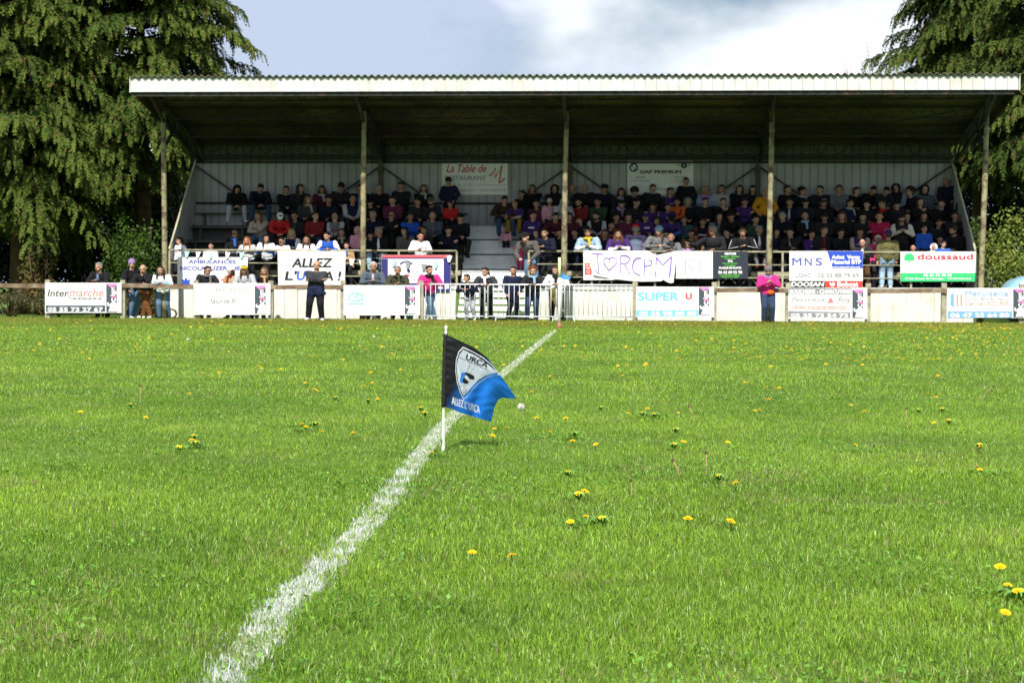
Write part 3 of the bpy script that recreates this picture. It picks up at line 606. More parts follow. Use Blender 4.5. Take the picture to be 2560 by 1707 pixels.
# ---------------------------------------------------------------- pennants
def bunting(px_list, y_list, v, label, cols, sz=13):
    P = [Vector(W(*(lambda h: (h[0], v, h[1]))(hit(x, y, v)))) for x, y in zip(px_list, y_list)]
    o = thing('bunting', label, 'bunting', P[0], 0, 'strings of pennants on the rail'); P = [p - P[0] for p in P]
    m = MB(); m.tube(P, .004, 4); m.build('cord', INK['white'], o)
    for i, c_ in cols:
        a = P[i]; wd = sz / F * 54; m = MB()
        m.add([(a.x - wd / 2, a.y - .01, a.z), (a.x + wd / 2, a.y - .015, a.z + .005), (a.x + .01, a.y - .04, a.z - wd * 1.15), (a.x - .05, a.y - .035, a.z - wd * 1.1)], [(0, 1, 2, 3)])
        m.build('pennant', INK[c_], o)
bunting([448, 468, 496, 528, 570, 605, 622], [627, 629, 630, 631, 631, 631, 627], V_RAIL - .12, 'string of white and pale blue pennants above the ambulance board', [(1, 'cyan'), (2, 'white'), (3, 'cyan'), (4, 'white'), (5, 'cyan')])
bunting([862, 880, 905, 935, 985, 1020, 1060, 1090, 1124], [640, 648, 650, 645, 650, 656, 660, 655, 640], V_RAIL - .14, 'string of grey, white and blue pennants crossing the navy framed board', [(1, 'white'), (2, 'white'), (4, 'cyan'), (5, 'grey'), (6, 'grey'), (7, 'cyan'), (8, 'white')], 14)
# ================================================================ people
def two_bone(a, t, l1, l2, hint):
    a, t, hint = Vector(a), Vector(t), Vector(hint); d = t - a; ln = min(d.length, (l1 + l2) * .995); d.normalize(); t = a + d * ln
    x = (l1 * l1 - l2 * l2 + ln * ln) / (2 * ln); h = math.sqrt(max(0, l1 * l1 - x * x)); n_ = (hint - d * hint.dot(d)).normalized()
    return a + d * x + n_ * h, t
def blob(m, c, r, M=None, seg=14, rings=9):
    k = len(m.v); m.ball((0, 0, 0), 1, seg, rings)
    for i in range(k, len(m.v)):
        p = Vector(m.v[i]); p = Vector((p.x * r[0], p.y * r[1], p.z * r[2]))
        if M is not None: p = M @ p
        m.v[i] = tuple(p + Vector(c))
def cap_(m, a, b, ra, rb, n=9):
    m.tube([a, b], [ra, rb], n); m.ball(a, ra, n, 6); m.ball(b, rb, n, 6)
def remesh(m, vox, smooth=2, ratio=1.0):
    me = bpy.data.meshes.new('tmp'); me.from_pydata(m.v, [], m.f); me.update()
    o = bpy.data.objects.new('tmp', me); COL.objects.link(o)
    md = o.modifiers.new('r', 'REMESH'); md.mode = 'VOXEL'; md.voxel_size = vox
    if smooth: s_ = o.modifiers.new('s', 'SMOOTH'); s_.factor = .5; s_.iterations = smooth
    if ratio < 1: d_ = o.modifiers.new('d', 'DECIMATE'); d_.ratio = ratio
    bpy.context.view_layer.update(); dg = bpy.context.evaluated_depsgraph_get(); r_ = bpy.data.meshes.new_from_object(o.evaluated_get(dg))
    bpy.data.objects.remove(o); bpy.data.meshes.remove(me)
    r_.polygons.foreach_set('use_smooth', [True] * len(r_.polygons)); return r_
def seg_d(P, a, b):
    a = np.array(a); b = np.array(b); d = b - a; t = np.clip(((P - a) @ d) / max(d @ d, 1e-9), 0, 1); return np.linalg.norm(P - (a + t[:, None] * d), axis=1)
def centres(me):
    c = np.zeros(len(me.polygons) * 3); me.polygons.foreach_get('center', c); return c.reshape(-1, 3)
def slots(me, n_):
    me.materials.clear()
    for _ in range(n_): me.materials.append(MATS['fascia white'])
class Pose: pass
HS = 1.12
PROTO = {}
def make_pose(name, sit=False, lean=0, wl=None, wr=None, hy=0, hp=0, spread=.12, feet=None, el=(.25, .25, -.3), er=None, roll=0, vox=.012, cross=False, coat=False, twist=0):
    P = Pose(); rl = math.radians
    hipz = .55 if sit else .93; P.pel = Vector((0, 0, hipz))
    Rt = Matrix.Rotation(rl(twist), 3, 'Z') @ Matrix.Rotation(rl(lean), 3, 'X') @ Matrix.Rotation(rl(roll), 3, 'Y')     # +lean = towards -y
    upv = Rt @ Vector((0, 0, 1)); xr = Rt @ Vector((1, 0, 0))
    P.nb = P.pel + upv * .50; P.sh = [P.nb - upv * .045 - xr * .19, P.nb - upv * .045 + xr * .19]
    Rh = Matrix.Rotation(rl(twist + hy), 3, 'Z') @ Matrix.Rotation(rl(lean * .35 + hp), 3, 'X')
    P.head = P.nb + (upv * .055 + Rt @ Vector((0, -.015, 0))) + (Rh @ Vector((0, -.01, .135))); P.Rh = Rh
    W_ = [Vector(wl), Vector(wr)]; P.el = []; P.wr = []
    for i in (0, 1):
        h = Vector(el) if i == 1 else (Vector((-el[0], el[1], el[2])) if er is None else Vector(er))
        e_, w_ = two_bone(P.sh[i], W_[i], .29, .25, h); P.el.append(e_); P.wr.append(w_)
    hips = [P.pel + Vector((-.09, 0, -.02)), P.pel + Vector((.09, 0, -.02))]
    if feet is None: feet = [(-spread, -.43 if sit else 0, .075), (spread, -.41 if sit else .02, .075)]
    P.kn = []; P.an = []
    for i in (0, 1):
        k_, a_ = two_bone(hips[i], feet[i], .44, .43, Vector((0.25 * (-1, 1)[i] if sit else 0, -1, .4 if sit else 0))); P.kn.append(k_); P.an.append(a_)
    # --- body: one skin
    m = MB()
    T = lambda p: P.head + Rh @ (Vector(p) * HS)
    hb = len(m.v)
    blob(m, T((0, .012, .02)), (0.0829, 0.1030, 0.1165), Rh, 18, 12); blob(m, T((0, -.028, -.05)), (0.0605, 0.0694, 0.0694), Rh); cap_(m, T((0, -.088, .012)), T((0, -.103, -.022)), .010, .015, 6)
    blob(m, T((0, -.075, -.055)), (0.0291, 0.0202, 0.0112), Rh); blob(m, T((0, -.075, .035)), (0.0560, 0.0179, 0.0134), Rh)
    for s_ in (-1, 1): blob(m, T((.078 * s_, .012, -.002)), (0.0134, 0.0246, 0.0358), Rh)
    for q in range(hb, len(m.v)): m.v[q] = tuple(P.head + (Vector(m.v[q]) - P.head))
    cap_(m, T((0, .01, -.06)), P.nb - upv * .03, .058, .068)
    blob(m, P.pel + upv * .34, (.155, .10, .17), Rt); blob(m, P.pel + upv * .12, (.135, .10, .16), Rt); blob(m, P.pel, (.155, .11, .11))
    for i in (0, 1):
        cap_(m, P.nb - upv * .04, P.sh[i], .05, .055); cap_(m, P.sh[i], P.el[i], .050, .038); cap_(m, P.el[i], P.wr[i], .039, .027)
        d = (P.wr[i] - P.el[i]).normalized(); side = Vector((1, 0, 0)) * (1, -1)[i]; side = (side - d * side.dot(d)).normalized(); nn = d.cross(side)
        blob(m, P.wr[i] + d * .055, (.038, .05, .02), Matrix((side, d, nn)).transposed())
        for q in range(4):
            b0 = P.wr[i] + d * .085 + side * (.026 - .018 * q); ln = (.06, .07, .065, .05)[q]
            b1 = b0 + d * ln * .55 + nn * .012; b2 = b1 + d * ln * .35 + nn * .028; cap_(m, b0, b1, .0095, .009, 6); cap_(m, b1, b2, .009, .0075, 6)
        t0 = P.wr[i] + d * .03 + side * .03; cap_(m, t0, t0 + d * .04 + side * .025 + nn * .012, .012, .010, 6)
        cap_(m, hips[i], P.kn[i], .080, .052); cap_(m, P.kn[i], P.an[i], .052, .036)
        fd = Vector((.25 * (-1, 1)[i], -1, 0)).normalized(); cap_(m, P.an[i] + Vector((0, .02, -.035)), P.an[i] + fd * .15 + Vector((0, 0, -.05)), .036, .024)
    P.body = remesh(m, vox, 1); slots(P.body, 3)
    C = centres(P.body); H = np.array((C - np.array(P.head)) @ np.array(Rh)) / HS      # rows in the head's frame
    mi = np.zeros(len(C), int)
    for s_ in (-1, 1): mi[(((H[:, 0] - .031 * s_) / .016) ** 2 + ((H[:, 2] - .012) / .009) ** 2 < 1) & (H[:, 1] < -.04)] = 1
    mi[((H[:, 0] / .026) ** 2 + ((H[:, 2] + .056) / .009) ** 2 < 1) & (H[:, 1] < -.05)] = 2
    P.body.polygons.foreach_set('material_index', mi)
    # --- top
    m = MB(); g_ = 1.0 if not coat else 1.0
    blob(m, P.pel + upv * .33, (.205, .145, .20), Rt); blob(m, P.pel + upv * .13, (.195, .15, .20), Rt); blob(m, P.pel + upv * .0, (.20, .15, .13), Rt)
    blob(m, P.nb + Rt @ Vector((0, .045, -.005)), (.085, .055, .045), Rt); blob(m, P.nb + Rt @ Vector((0, 0, -.02)), (.075, .07, .03), Rt)
    if coat: blob(m, P.pel + (Vector((0, -.08, .0)) if sit else Vector((0, 0, -.14))), (.19, .18 if sit else .14, .13 if sit else .22))
    for i in (0, 1):
        cap_(m, P.nb - upv * .055, P.sh[i], .068, .086); cap_(m, P.sh[i], P.el[i], .085, .068); cap_(m, P.el[i], P.wr[i] - (P.wr[i] - P.el[i]) * .04, .066, .050)
    P.top = remesh(m, .014, 2); slots(P.top, 3)
    v = np.zeros(len(P.top.vertices) * 3); P.top.vertices.foreach_get('co', v); v = v.reshape(-1, 3)       # cloth folds
    nrm = np.zeros(len(v) * 3); P.top.vertices.foreach_get('normal', nrm); nrm = nrm.reshape(-1, 3)
    fo = np.sin(v[:, 2] * 70 + 3 * np.sin(v[:, 0] * 22)) * .0035 + np.sin(v[:, 0] * 48 + v[:, 2] * 30 + 2 * np.sin(v[:, 1] * 30)) * .0035
    P.top.vertices.foreach_set('co', (v + nrm * fo[:, None]).ravel())
    C = centres(P.top); mi = np.zeros(len(C), int)
    tors = seg_d(C, P.pel, P.nb - upv * .06)
    for i in (0, 1):
        ds = np.minimum(seg_d(C, P.sh[i], P.el[i]), seg_d(C, P.el[i], P.wr[i])); out_ = np.abs((C - np.array(P.pel)) @ np.array(xr)) > .135
        isarm = (ds < .105) & ((tors > .18) | (seg_d(C, P.el[i], P.wr[i]) < .08)); mi[isarm] = 1
        mi[(seg_d(C, P.el[i] + (P.wr[i] - P.el[i]) * .35, P.wr[i]) < .073)] = 2
    P.top.polygons.foreach_set('material_index', mi)
    # --- trousers
    m = MB(); blob(m, P.pel + Vector((0, 0, -.0)), (.182, .14, .12))
    for i in (0, 1): cap_(m, hips[i], P.kn[i], .112, .084); cap_(m, P.kn[i], P.an[i] + Vector((0, 0, .02)), .082, .066)
    P.leg = remesh(m, .016, 2); slots(P.leg, 1)
    P.shoes = []
    for i in (0, 1):
        m = MB(); fd = Vector((.25 * (-1, 1)[i], -1, 0)).normalized(); a = P.an[i]
        cap_(m, a + Vector((0, .02, -.03)), a + fd * .15 + Vector((0, 0, -.045)), .046, .034); cap_(m, a + Vector((0, .02, -.03)), a + Vector((0, .005, .03)), .045, .042)
        s_ = remesh(m, .014, 1); slots(s_, 1); P.shoes.append(s_)
    P.h = P.head.z; P.sit = sit; PROTO[name] = P; return P
# ---- head gear, in the head's own frame
HG = {}
def hg(name, fn, vox=.011):
    m = MB(); fn(m); me = remesh(m, vox, 1); slots(me, 1); HG[name] = me
def _short(m): blob(m, (0, .027, .036), (.083, .090, .099), None, 18, 12); blob(m, (0, -.035, .095), (.062, .045, .032)); blob(m, (0, .05, -.03), (.072, .055, .06))
def _long(m):
    _short(m)
    for s_ in (-1, 1): cap_(m, (.066 * s_, .02, .03), (.082 * s_, .0, -.10), .030, .036); cap_(m, (.082 * s_, .0, -.10), (.085 * s_, -.03, -.24), .036, .022)
    blob(m, (0, .065, -.09), (.085, .05, .16))
hg('short', _short); hg('long', _long); hg('bun', lambda m: (_short(m), blob(m, (0, .09, .10), (.042, .042, .042)))); hg('tail', lambda m: (_short(m), cap_(m, (0, .10, .03), (0.03, .13, -.16), .035, .02)))
hg('curly', lambda m: (_short(m), [blob(m, (.085 * math.cos(a) * math.cos(b), .02 + .09 * math.sin(a) * math.cos(b) + .02, .05 + .085 * math.sin(b)), (.035, .035, .035), None, 8, 6) for a in np.linspace(-.6, 3.8, 9) for b in (0, .6, 1.2)]))
hg('bald', lambda m: ([blob(m, (.076 * math.cos(a), .018 + .088 * math.sin(a), -.005), (.016, .018, .035), None, 8, 6) for a in np.linspace(-.1, 3.24, 13)]))
hg('cap', lambda m: (blob(m, (0, .012, .052), (.087, .10, .088), None, 18, 12), blob(m, (0, -.105, .058), (.068, .065, .009)))); hg('beanie', lambda m: (blob(m, (0, .014, .05), (.088, .103, .102), None, 18, 12), blob(m, (0, .012, .035), (.091, .106, .035))))
hg('hood', lambda m: (blob(m, (0, .04, .02), (.108, .098, .135), None, 18, 12), blob(m, (0, .03, -.13), (.12, .09, .06)), [blob(m, (.095 * math.cos(a), -.02, .02 + .125 * math.sin(a)), (.022, .04, .022), None, 8, 6) for a in np.linspace(-.5, 3.64, 15)]))
hg('beard', lambda m: (blob(m, (0, -.042, -.082), (.055, .055, .045)), blob(m, (0, .0, -.06), (.066, .04, .03)))); hg('scarf', lambda m: ([blob(m, (.075 * math.cos(a), .0 + .075 * math.sin(a), -.155), (.035, .04, .035), None, 8, 6) for a in np.linspace(0, 6.28, 14)], cap_(m, (.03, -.085, -.17), (.05, -.12, -.34), .035, .03)))
def _gl(m):
    for s_ in (-1, 1): m.box(.031 * s_ - .024, .031 * s_ + .024, -.108, -.098, -.006, .026)
    m.box(-.078, .078, -.099, -.09, .012, .02); m.box(-.079, -.074, -.095, .01, .008, .016); m.box(.074, .079, -.095, .01, .008, .016)
m = MB(); _gl(m); me = bpy.data.meshes.new('gl'); me.from_pydata(m.v, [], m.f); slots(me, 1); HG['sunglasses'] = me
# ---- poses
ftB = .40
make_pose('lap', True, 8, (-.05, -.33, .64), (.05, -.34, .64), 0, 10, .13)
make_pose('lapl', True, 10, (-.06, -.30, .66), (.06, -.34, .64), -28, 6, .15, twist=-6)
make_pose('lapr', True, 4, (-.10, -.28, .66), (.03, -.30, .66), 30, 2, .11, twist=8)
make_pose('knees', True, 32, (-.13, -.45, .66), (.06, -.48, .62), 0, 12, .2, el=(.5, -.2, -.6))
make_pose('bowed', True, 34, (-.04, -.46, .56), (.05, -.47, .57), 0, 32, .24, el=(.5, -.2, -.6))
make_pose('arms', True, 2, (.13, -.20, .86), (-.12, -.23, .83), 8, 0, .12, el=(.6, -.2, -.6))
make_pose('chin', True, 20, (.02, -.30, .72), (.03, -.26, 1.00), -8, 4, .12, el=(.3, -.5, -.8))
make_pose('clap', True, 10, (-.03, -.30, .95), (.04, -.31, .94), 4, 0, .13, el=(.6, -.2, -.6))
make_pose('stand', False, 0, (-.24, -.04, .84), (.24, -.04, .84), 0, 4, .11, el=(.6, .4, -.2))
make_pose('standl', False, 2, (-.22, -.10, .88), (.16, -.16, .95), -32, 2, .11, el=(.6, .5, -.2), twist=-10)
make_pose('pock', False, 3, (-.20, -.10, .92), (.20, -.10, .92), 6, 8, .12, el=(.8, .5, -.1))
make_pose('fold', False, 0, (.13, -.20, 1.20), (-.13, -.22, 1.17), 4, 4, .15, el=(.6, -.2, -.6), vox=.010)
make_pose('rail', False, 26, (-.06, -.42, 1.13), (.07, -.43, 1.14), 0, -6, .12, el=(.45, -.1, -.6), feet=[(-.12, .02, .075), (.12, .10, .075)], vox=.010)
make_pose('raill', False, 24, (-.12, -.42, 1.13), (.10, -.42, 1.14), -38, 2, .12, el=(.45, -.1, -.6), feet=[(-.10, .02, .075), (.12, .10, .075)])
make_pose('railx', False, 24, (-.04, -.40, 1.13), (.10, -.38, 1.12), 34, -2, .12, el=(.45, -.1, -.6), feet=[(.12, .0, .075), (-.08, .05, .075)], vox=.010)
make_pose('railc', False, 30, (-.05, -.40, 1.08), (.02, -.34, 1.33), 0, 2, .12, el=(.6, -.5, -.8), feet=[(.12, .0, .075), (-.08, .05, .075)], vox=.010)
make_pose('phone', False, 6, (-.05, -.30, 1.22), (.08, -.26, 1.24), 0, 26, .11, el=(.6, .0, -.8))
make_pose('bend', False, 55, (-.15, -.55, .78), (.12, -.50, .74), -25, -10, .13, el=(.4, .1, -.6), feet=[(-.12, .02, .075), (.14, -.16, .075)])
make_pose('reach', False, 22, (-.55, -.40, 1.20), (.05, -.32, 1.05), -40, 0, .12, el=(.5, .2, -.6))
CL = dict(blk=(.010, .010, .012), dark=(.018, .018, .022), char=(.035, .037, .042), navy=(.012, .016, .045), dnavy=(.008, .010, .024), grey=(.14, .14, .15), lgrey=(.36, .37, .40), white=(.78, .79, .82), red=(.45, .02, .02), dred=(.20, .018, .02), maroon=(.075, .012, .025),
          wine=(.10, .02, .05), purple=(.05, .022, .13), lilac=(.30, .20, .42), blue=(.03, .11, .42), royal=(.02, .09, .45), sblue=(.22, .38, .55), denim=(.10, .17, .28), ldenim=(.28, .40, .52), ddenim=(.03, .05, .10), teal=(.03, .08, .09), green=(.03, .06, .035), olive=(.12, .11, .045), dolive=(.05, .05, .03),
          brown=(.10, .05, .025), dbrown=(.035, .02, .014), rust=(.16, .06, .02), tan=(.42, .27, .14), beige=(.40, .32, .26), cream=(.55, .50, .42), mustard=(.22, .13, .02), amber=(.50, .22, .015), orange=(.55, .10, .02), pink=(.62, .30, .38), fuch=(.62, .06, .20), mag=(.55, .03, .20), yellow=(.62, .42, .03),
          crim=(.36, .015, .06), slate=(.07, .09, .12), tweed=(.10, .09, .085), greyblue=(.13, .17, .24))
HC_ = dict(black=(.008, .007, .006), dk=(.018, .012, .009), brown=(.05, .028, .015), mid=(.09, .05, .025), blond=(.30, .20, .09), auburn=(.11, .035, .012), ginger=(.28, .09, .02), grey=(.22, .21, .20), white=(.55, .54, .52))
SK = [(.43, .24, .165), (.38, .20, .135), (.28, .14, .085), (.48, .29, .21)]
def cmat(c): return mat('cloth ' + c, CL[c], 0.85, 0.15, 0.15, 9.0, bump=0.25, bscale=30)
def hmat(c): return mat('hair ' + c, HC_[c], 0.6, 0.3, 0.2, 30.0)
def smat(i): return mat('skin %d' % i, SK[i], 0.55, 0.35, 0.06, 14.0)
m_eye = mat('eye', (.03, .02, .015), .3); m_lip = mat('lip', (.28, .09, .07), .5)
def ob(name, me, mats, parent=None, M=None):
    o = bpy.data.objects.new(name, me); COL.objects.link(o); o.parent = parent
    for i, x in enumerate(mats):
        o.material_slots[i].link = 'OBJECT'; o.material_slots[i].material = x
    if M is not None: o.matrix_local = M
    return o
GEAR = {'cap': 'cap', 'beanie': 'woolly_hat', 'hood': 'hood'}
def person(loc, rz, pose, hair, hcol, top, trou, label, group=None, sc_=1.0, skin=0, sleeve=None, cuff=None, shoe='dark', extra=(), mirror=False, wid=1.2):
    P = PROTO[pose]; o = ob('person', P.body, [smat(skin), m_eye, m_lip]); o.location = loc; o.rotation_euler = (0, rnd.uniform(-.05, .05), rz); o.scale = (sc_ * wid, sc_ * 1.05, sc_)
    tag(o, label, 'person', group)
    ob('jacket', P.top, [cmat(top), cmat(sleeve or top), cmat(cuff or sleeve or top)], o); ob('trousers', P.leg, [cmat(trou)], o)
    for s_ in P.shoes: ob('shoe', s_, [cmat(shoe)], o)
    M = Matrix.Translation(P.head) @ P.Rh.to_4x4() @ Matrix.Scale(HS, 4)
    if hair in GEAR: 
        ob(GEAR[hair], HG[hair], [cmat(hcol)], o, M)
    elif hair: ob('hair', HG[hair], [hmat(hcol)], o, M)
    for e_ in extra:
        k_, _, c_ = e_.partition(':')
        if k_ in ('short', 'long', 'tail', 'bald'): ob('hair', HG[k_], [hmat(c_)], o, M @ Matrix.Scale(.97, 4))
        elif k_ == 'beard': ob('beard', HG['beard'], [hmat(c_)], o, M)
        elif k_ == 'scarf': ob('scarf', HG['scarf'], [cmat(c_)], o, M)
        elif k_ == 'glasses': ob('sunglasses', HG['sunglasses'], [cmat('blk')], o, M)
        elif k_ == 'stripe':
            m = MB()
            for i in (0, 1):
                for a, b_, r_ in ((P.sh[i], P.el[i], .088), (P.el[i], P.wr[i], .068)):
                    of = Vector(((-1, 1)[i] * r_ * .8, -r_ * .75, .0)); m.tube([a + of, b_ + of * .8], .012, 5)
            m.build('sleeve_stripe', cmat(c_), o)
        elif k_ == 'print':
            m = MB(); q = P.pel + (P.nb - P.pel) * .58; f_ = (P.Rh @ Vector((0, -1, 0))) * 0 + Vector((0, -1, 0)); m.box(q.x - .085, q.x + .085, q.y - .168, q.y - .14, q.z - .012, q.z + .03); m.build('chest_print', cmat(c_), o)
        elif k_ == 'band':
            m = MB(); q = P.pel + (P.nb - P.pel) * .5; blob(m, q, (.212, .156, .045), None); m.build('chest_band', cmat(c_), o)
        elif k_ == 'shirt':
            m = MB(); a = P.nb + Vector((0, -.10, -.03)); b_ = P.pel + (P.nb - P.pel) * .25 + Vector((0, -.15, 0)); m.tube([a, (a + b_) / 2 + Vector((0, -.02, 0)), b_], [.025, .04, .05], 6); m.build('shirt_front', cmat(c_), o)
        elif k_ == 'pack':
            m = MB(); q = P.pel + (P.nb - P.pel) * .6; blob(m, q + Vector((0, .19, 0)), (.14, .10, .21)); x_ = remesh(m, .02, 1); slots(x_, 1); ob('backpack', x_, [cmat(c_)], o)
        elif k_ == 'bag':
            m = MB(); q = P.pel + Vector((.06, -.15, .0)); blob(m, q, (.10, .045, .075)); x_ = remesh(m, .016, 1); slots(x_, 1); ob('shoulder_bag', x_, [cmat(c_)], o)
            m = MB(); m.tube([q + Vector((.05, 0, .05)), P.pel + Vector((-.02, -.15, .25)), P.nb + Vector((-.12, -.06, 0)), P.nb + Vector((-.14, .05, -.02))], .008, 5); m.build('bag_strap', cmat('dbrown'), o)
        elif k_ == 'waist':
            m = MB(); blob(m, P.pel + Vector((0, -.02, .02)), (.20, .165, .12)); blob(m, P.pel + Vector((.08, -.13, -.09)), (.10, .06, .14)); blob(m, P.pel + Vector((-.10, -.12, -.10)), (.09, .06, .17)); cap_(m, P.pel + Vector((-.1, -.14, .02)), P.pel + Vector((.19, -.1, -.12)), .05, .06)
            x_ = remesh(m, .018, 2); slots(x_, 1); ob('tied_jacket', x_, [cmat(c_)], o)
        elif k_ == 'hang':
            m = MB(); q = Vector((0, -.36, 1.0)); blob(m, q + Vector((0, 0, -.1)), (.17, .06, .16)); blob(m, q + Vector((.05, -.01, -.36)), (.13, .05, .22)); cap_(m, q + Vector((-.12, 0, -.1)), q + Vector((-.16, .02, -.55)), .05, .035)
            x_ = remesh(m, .018, 2); slots(x_, 1); ob('draped_coat', x_, [cmat(c_)], o)
        elif k_ == 'vest':
            m = MB(); Rt_ = Matrix.Identity(3); q = P.pel
            for z_ in range(9):
                c0 = P.pel + (P.nb - P.pel) * (.02 + z_ * .105); blob(m, c0, (.212 - .004 * abs(z_ - 4), .165, .036))
            x_ = remesh(m, .015, 1); slots(x_, 1); ob('padded_vest', x_, [cmat(c_)], o)
    return o
ORD = 'first second third fourth fifth sixth seventh eighth ninth tenth eleventh twelfth thirteenth fourteenth fifteenth sixteenth seventeenth eighteenth nineteenth twentieth'.split()
ROWN = {'4': 'top row', '3': 'second highest row', '2': 'middle row', '1': 'lowest row', '0': 'rail'}
# px, py of the head's centre, row (4 top .. 1, 0 = at the rail; s = standing), pose, hair, hair colour, top, trousers, look, options
R = []
def a(px, py, row, pose, hair, hcol, top, trou, look, **k): R.append((px, py, row, pose, hair, hcol, top, trou, look, k))
a(582, 475, '4', 'bowed', 'hood', 'blk', 'blk', 'lgrey', 'person in black hood and pale grey trousers, head bowed', shoe='white')
a(640, 471, '4', 'bowed', 'short', 'dk', 'dnavy', 'ddenim', 'man in navy hoodie looking down at joined hands')
a(712, 475, '4', 'lap', 'short', 'dk', 'blk', 'dark', 'short haired person in plain black jacket')
a(754, 472, '4', 'lapr', 'long', 'dk', 'dark', 'dark', 'woman with dark shoulder length hair')
a(805, 474, '4', 'lap', 'long', 'black', 'maroon', 'dark', 'woman with white fur on dark red shoulders', extra=['scarf:lgrey'])
a(846, 468, '4', 'lap', 'beanie', 'blk', 'dark', 'dark', 'person in black woolly hat and fur trimmed coat', extra=['short:dk'])
a(899, 472, '4', 'lap', 'short', 'dk', 'dnavy', 'dark', 'person with pale blue shirt behind the second post', extra=['shirt:sblue'])
a(946, 472, '4', 'lapl', 'short', 'grey', 'blk', 'dnavy', 'greying man in black coat')
a(1004, 466, '4', 'lap', 'short', 'dk', 'dark', 'dark', 'tall man in dark zipped hoodie')
a(1056, 472, '4', 'arms', 'long', 'brown', 'blk', 'dark', 'brown haired woman holding a pale grey scarf', extra=['scarf:lgrey'])
a(1125, 466, '4s', 'pock', 'beanie', 'blk', 'navy', 'blk', 'tall person in black woolly hat and long parka')
a(770, 500, '3', 'lapr', 'long', 'mid', 'char', 'dark', 'fair haired woman with grey scarf', extra=['scarf:beige'])
a(822, 501, '3', 'lap', 'short', 'dk', 'dnavy', 'dark', 'man in dark navy sweater, hands clasped')
a(875, 500, '3', 'lap', 'bald', 'grey', 'navy', 'dark', 'older man with light grey sleeves and dark chest', sleeve='lgrey')
a(985, 502, '3', 'lap', 'bun', 'dk', 'wine', 'dark', 'woman in wine red jacket with tied back hair', skin=3)
a(1082, 504, '3', 'lap', 'cap', 'olive', 'dark', 'dark', 'man in camouflage cap and black jacket', extra=['beard:dk'])
a(1126, 511, '3', 'lapl', 'short', 'dk', 'red', 'dark', 'child in bright red jacket', sz=.82)
a(650, 541, '2', 'chin', 'long', 'mid', 'beige', 'denim', 'woman in beige fleece touching her face', shoe='lgrey')
a(690, 543, '2', 'bowed', 'cap', 'white', 'red', 'dark', 'person in bright red jacket and white cap', extra=['short:dk'])
a(739, 541, '2', 'lap', 'short', 'dk', 'dark', 'navy', 'dark haired man with a green shirt under black coat', extra=['shirt:green'])
a(787, 541, '2', 'lapr', 'short', 'brown', 'dred', 'ddenim', 'person in dark red sweater and dark jeans')
a(842, 543, '2', 'lap', 'bald', 'grey', 'grey', 'dark', 'bald man with grey beard and red striped grey fleece', extra=['beard:white', 'band:dred'], sleeve='lgrey')
a(931, 539, '2', 'lapl', 'short', 'grey', 'dnavy', 'dark', 'grey haired man looking left in navy jacket')
a(976, 540, '2', 'arms', 'bald', 'grey', 'blk', 'dark', 'man in sunglasses with grey beard and black jacket', extra=['glasses', 'beard:grey'])
a(1028, 543, '2', 'arms', 'short', 'dk', 'royal', 'dark', 'man in blue jacket with black chest band', extra=['band:blk'], skin=2)
a(1082, 541, '2', 'lap', 'bald', 'brown', 'slate', 'dark', 'balding man in slate jacket with pale collar', extra=['shirt:grey'])
a(1143, 545, '2', 'lapl', 'cap', 'blk', 'blk', 'dark', 'man in dark cap beside the stairs', extra=['short:dk'])
a(859, 582, '1', 'arms', 'long', 'dk', 'dark', 'dark', 'woman in fur hooded dark coat', extra=['scarf:beige'])
a(893, 578, '1', 'lap', 'hood', 'pink', 'pink', 'grey', 'child in pale pink hooded coat', sz=.88)
a(923, 590, '1', 'lap', 'short', 'dk', 'blk', 'navy', 'dark haired child in black coat', sz=.8)
a(948, 579, '1', 'lapl', 'short', 'grey', 'blk', 'ldenim', 'grey haired man with white shirt and pale jeans', extra=['shirt:white'])
a(1014, 579, '1', 'lapl', 'long', 'black', 'tweed', 'dark', 'long haired woman in grey tweed coat looking aside')
a(1061, 577, '1', 'lap', 'long', 'brown', 'dark', 'dark', 'woman in black coat with red scarf', extra=['scarf:dred'])
a(1125, 576, '1', 'arms', 'cap', 'blk', 'dnavy', 'dark', 'man in black cap and navy jacket', extra=['short:dk'])
a(447, 602, '0', 'standl', 'tail', 'dk', 'white', 'dark', 'youngster in white hoodie with backpack at the end of the rail', sz=.9, extra=['pack:lilac'], rz=-.6)
a(523, 616, '0', 'stand', 'short', 'brown', 'white', 'dark', 'brown haired child in white shirt above the ambulance board', sz=.8)
a(582, 584, '0', 'stand', 'long', 'brown', 'blk', 'dark', 'woman in sunglasses and bright blue scarf', extra=['glasses', 'scarf:blue'])
a(620, 602, '0', 'rail', 'long', 'ginger', 'white', 'blk', 'red haired girl in white and grey jacket leaning', sleeve='lgrey', cuff='char', sz=.97)
a(664, 597, '0', 'railx', 'long', 'black', 'white', 'blk', 'dark haired girl in white shirt with blue cuffs leaning', cuff='blue')
a(711, 604, '0', 'rail', 'tail', 'dk', 'white', 'blk', 'girl in sunglasses and white shirt leaning over the rail', cuff='blue', extra=['glasses'], sz=.96)
a(725, 583, '0', 'stand', 'long', 'blond', 'navy', 'dark', 'blonde woman in navy and white stripes behind the rail', extra=['band:white'], sleeve='white', dv=.45)
a(762, 600, '0', 'rail', 'long', 'brown', 'white', 'blk', 'brown haired girl in white shirt with black cuffs', cuff='blk', sz=.97)
a(815, 591, '0', 'raill', 'short', 'dk', 'royal', 'blk', 'dark haired person in blue jacket with white shoulders', sleeve='white', cuff='royal')
a(871, 615, '0', 'stand', 'short', 'brown', 'tan', 'dark', 'toddler in tan with blue bib held at the rail', sz=.72, extra=['scarf:blue'])
a(1048, 591, '0', 'railx', 'bun', 'dk', 'white', 'dark', 'woman with hair bun in white jacket leaning right', skin=1)
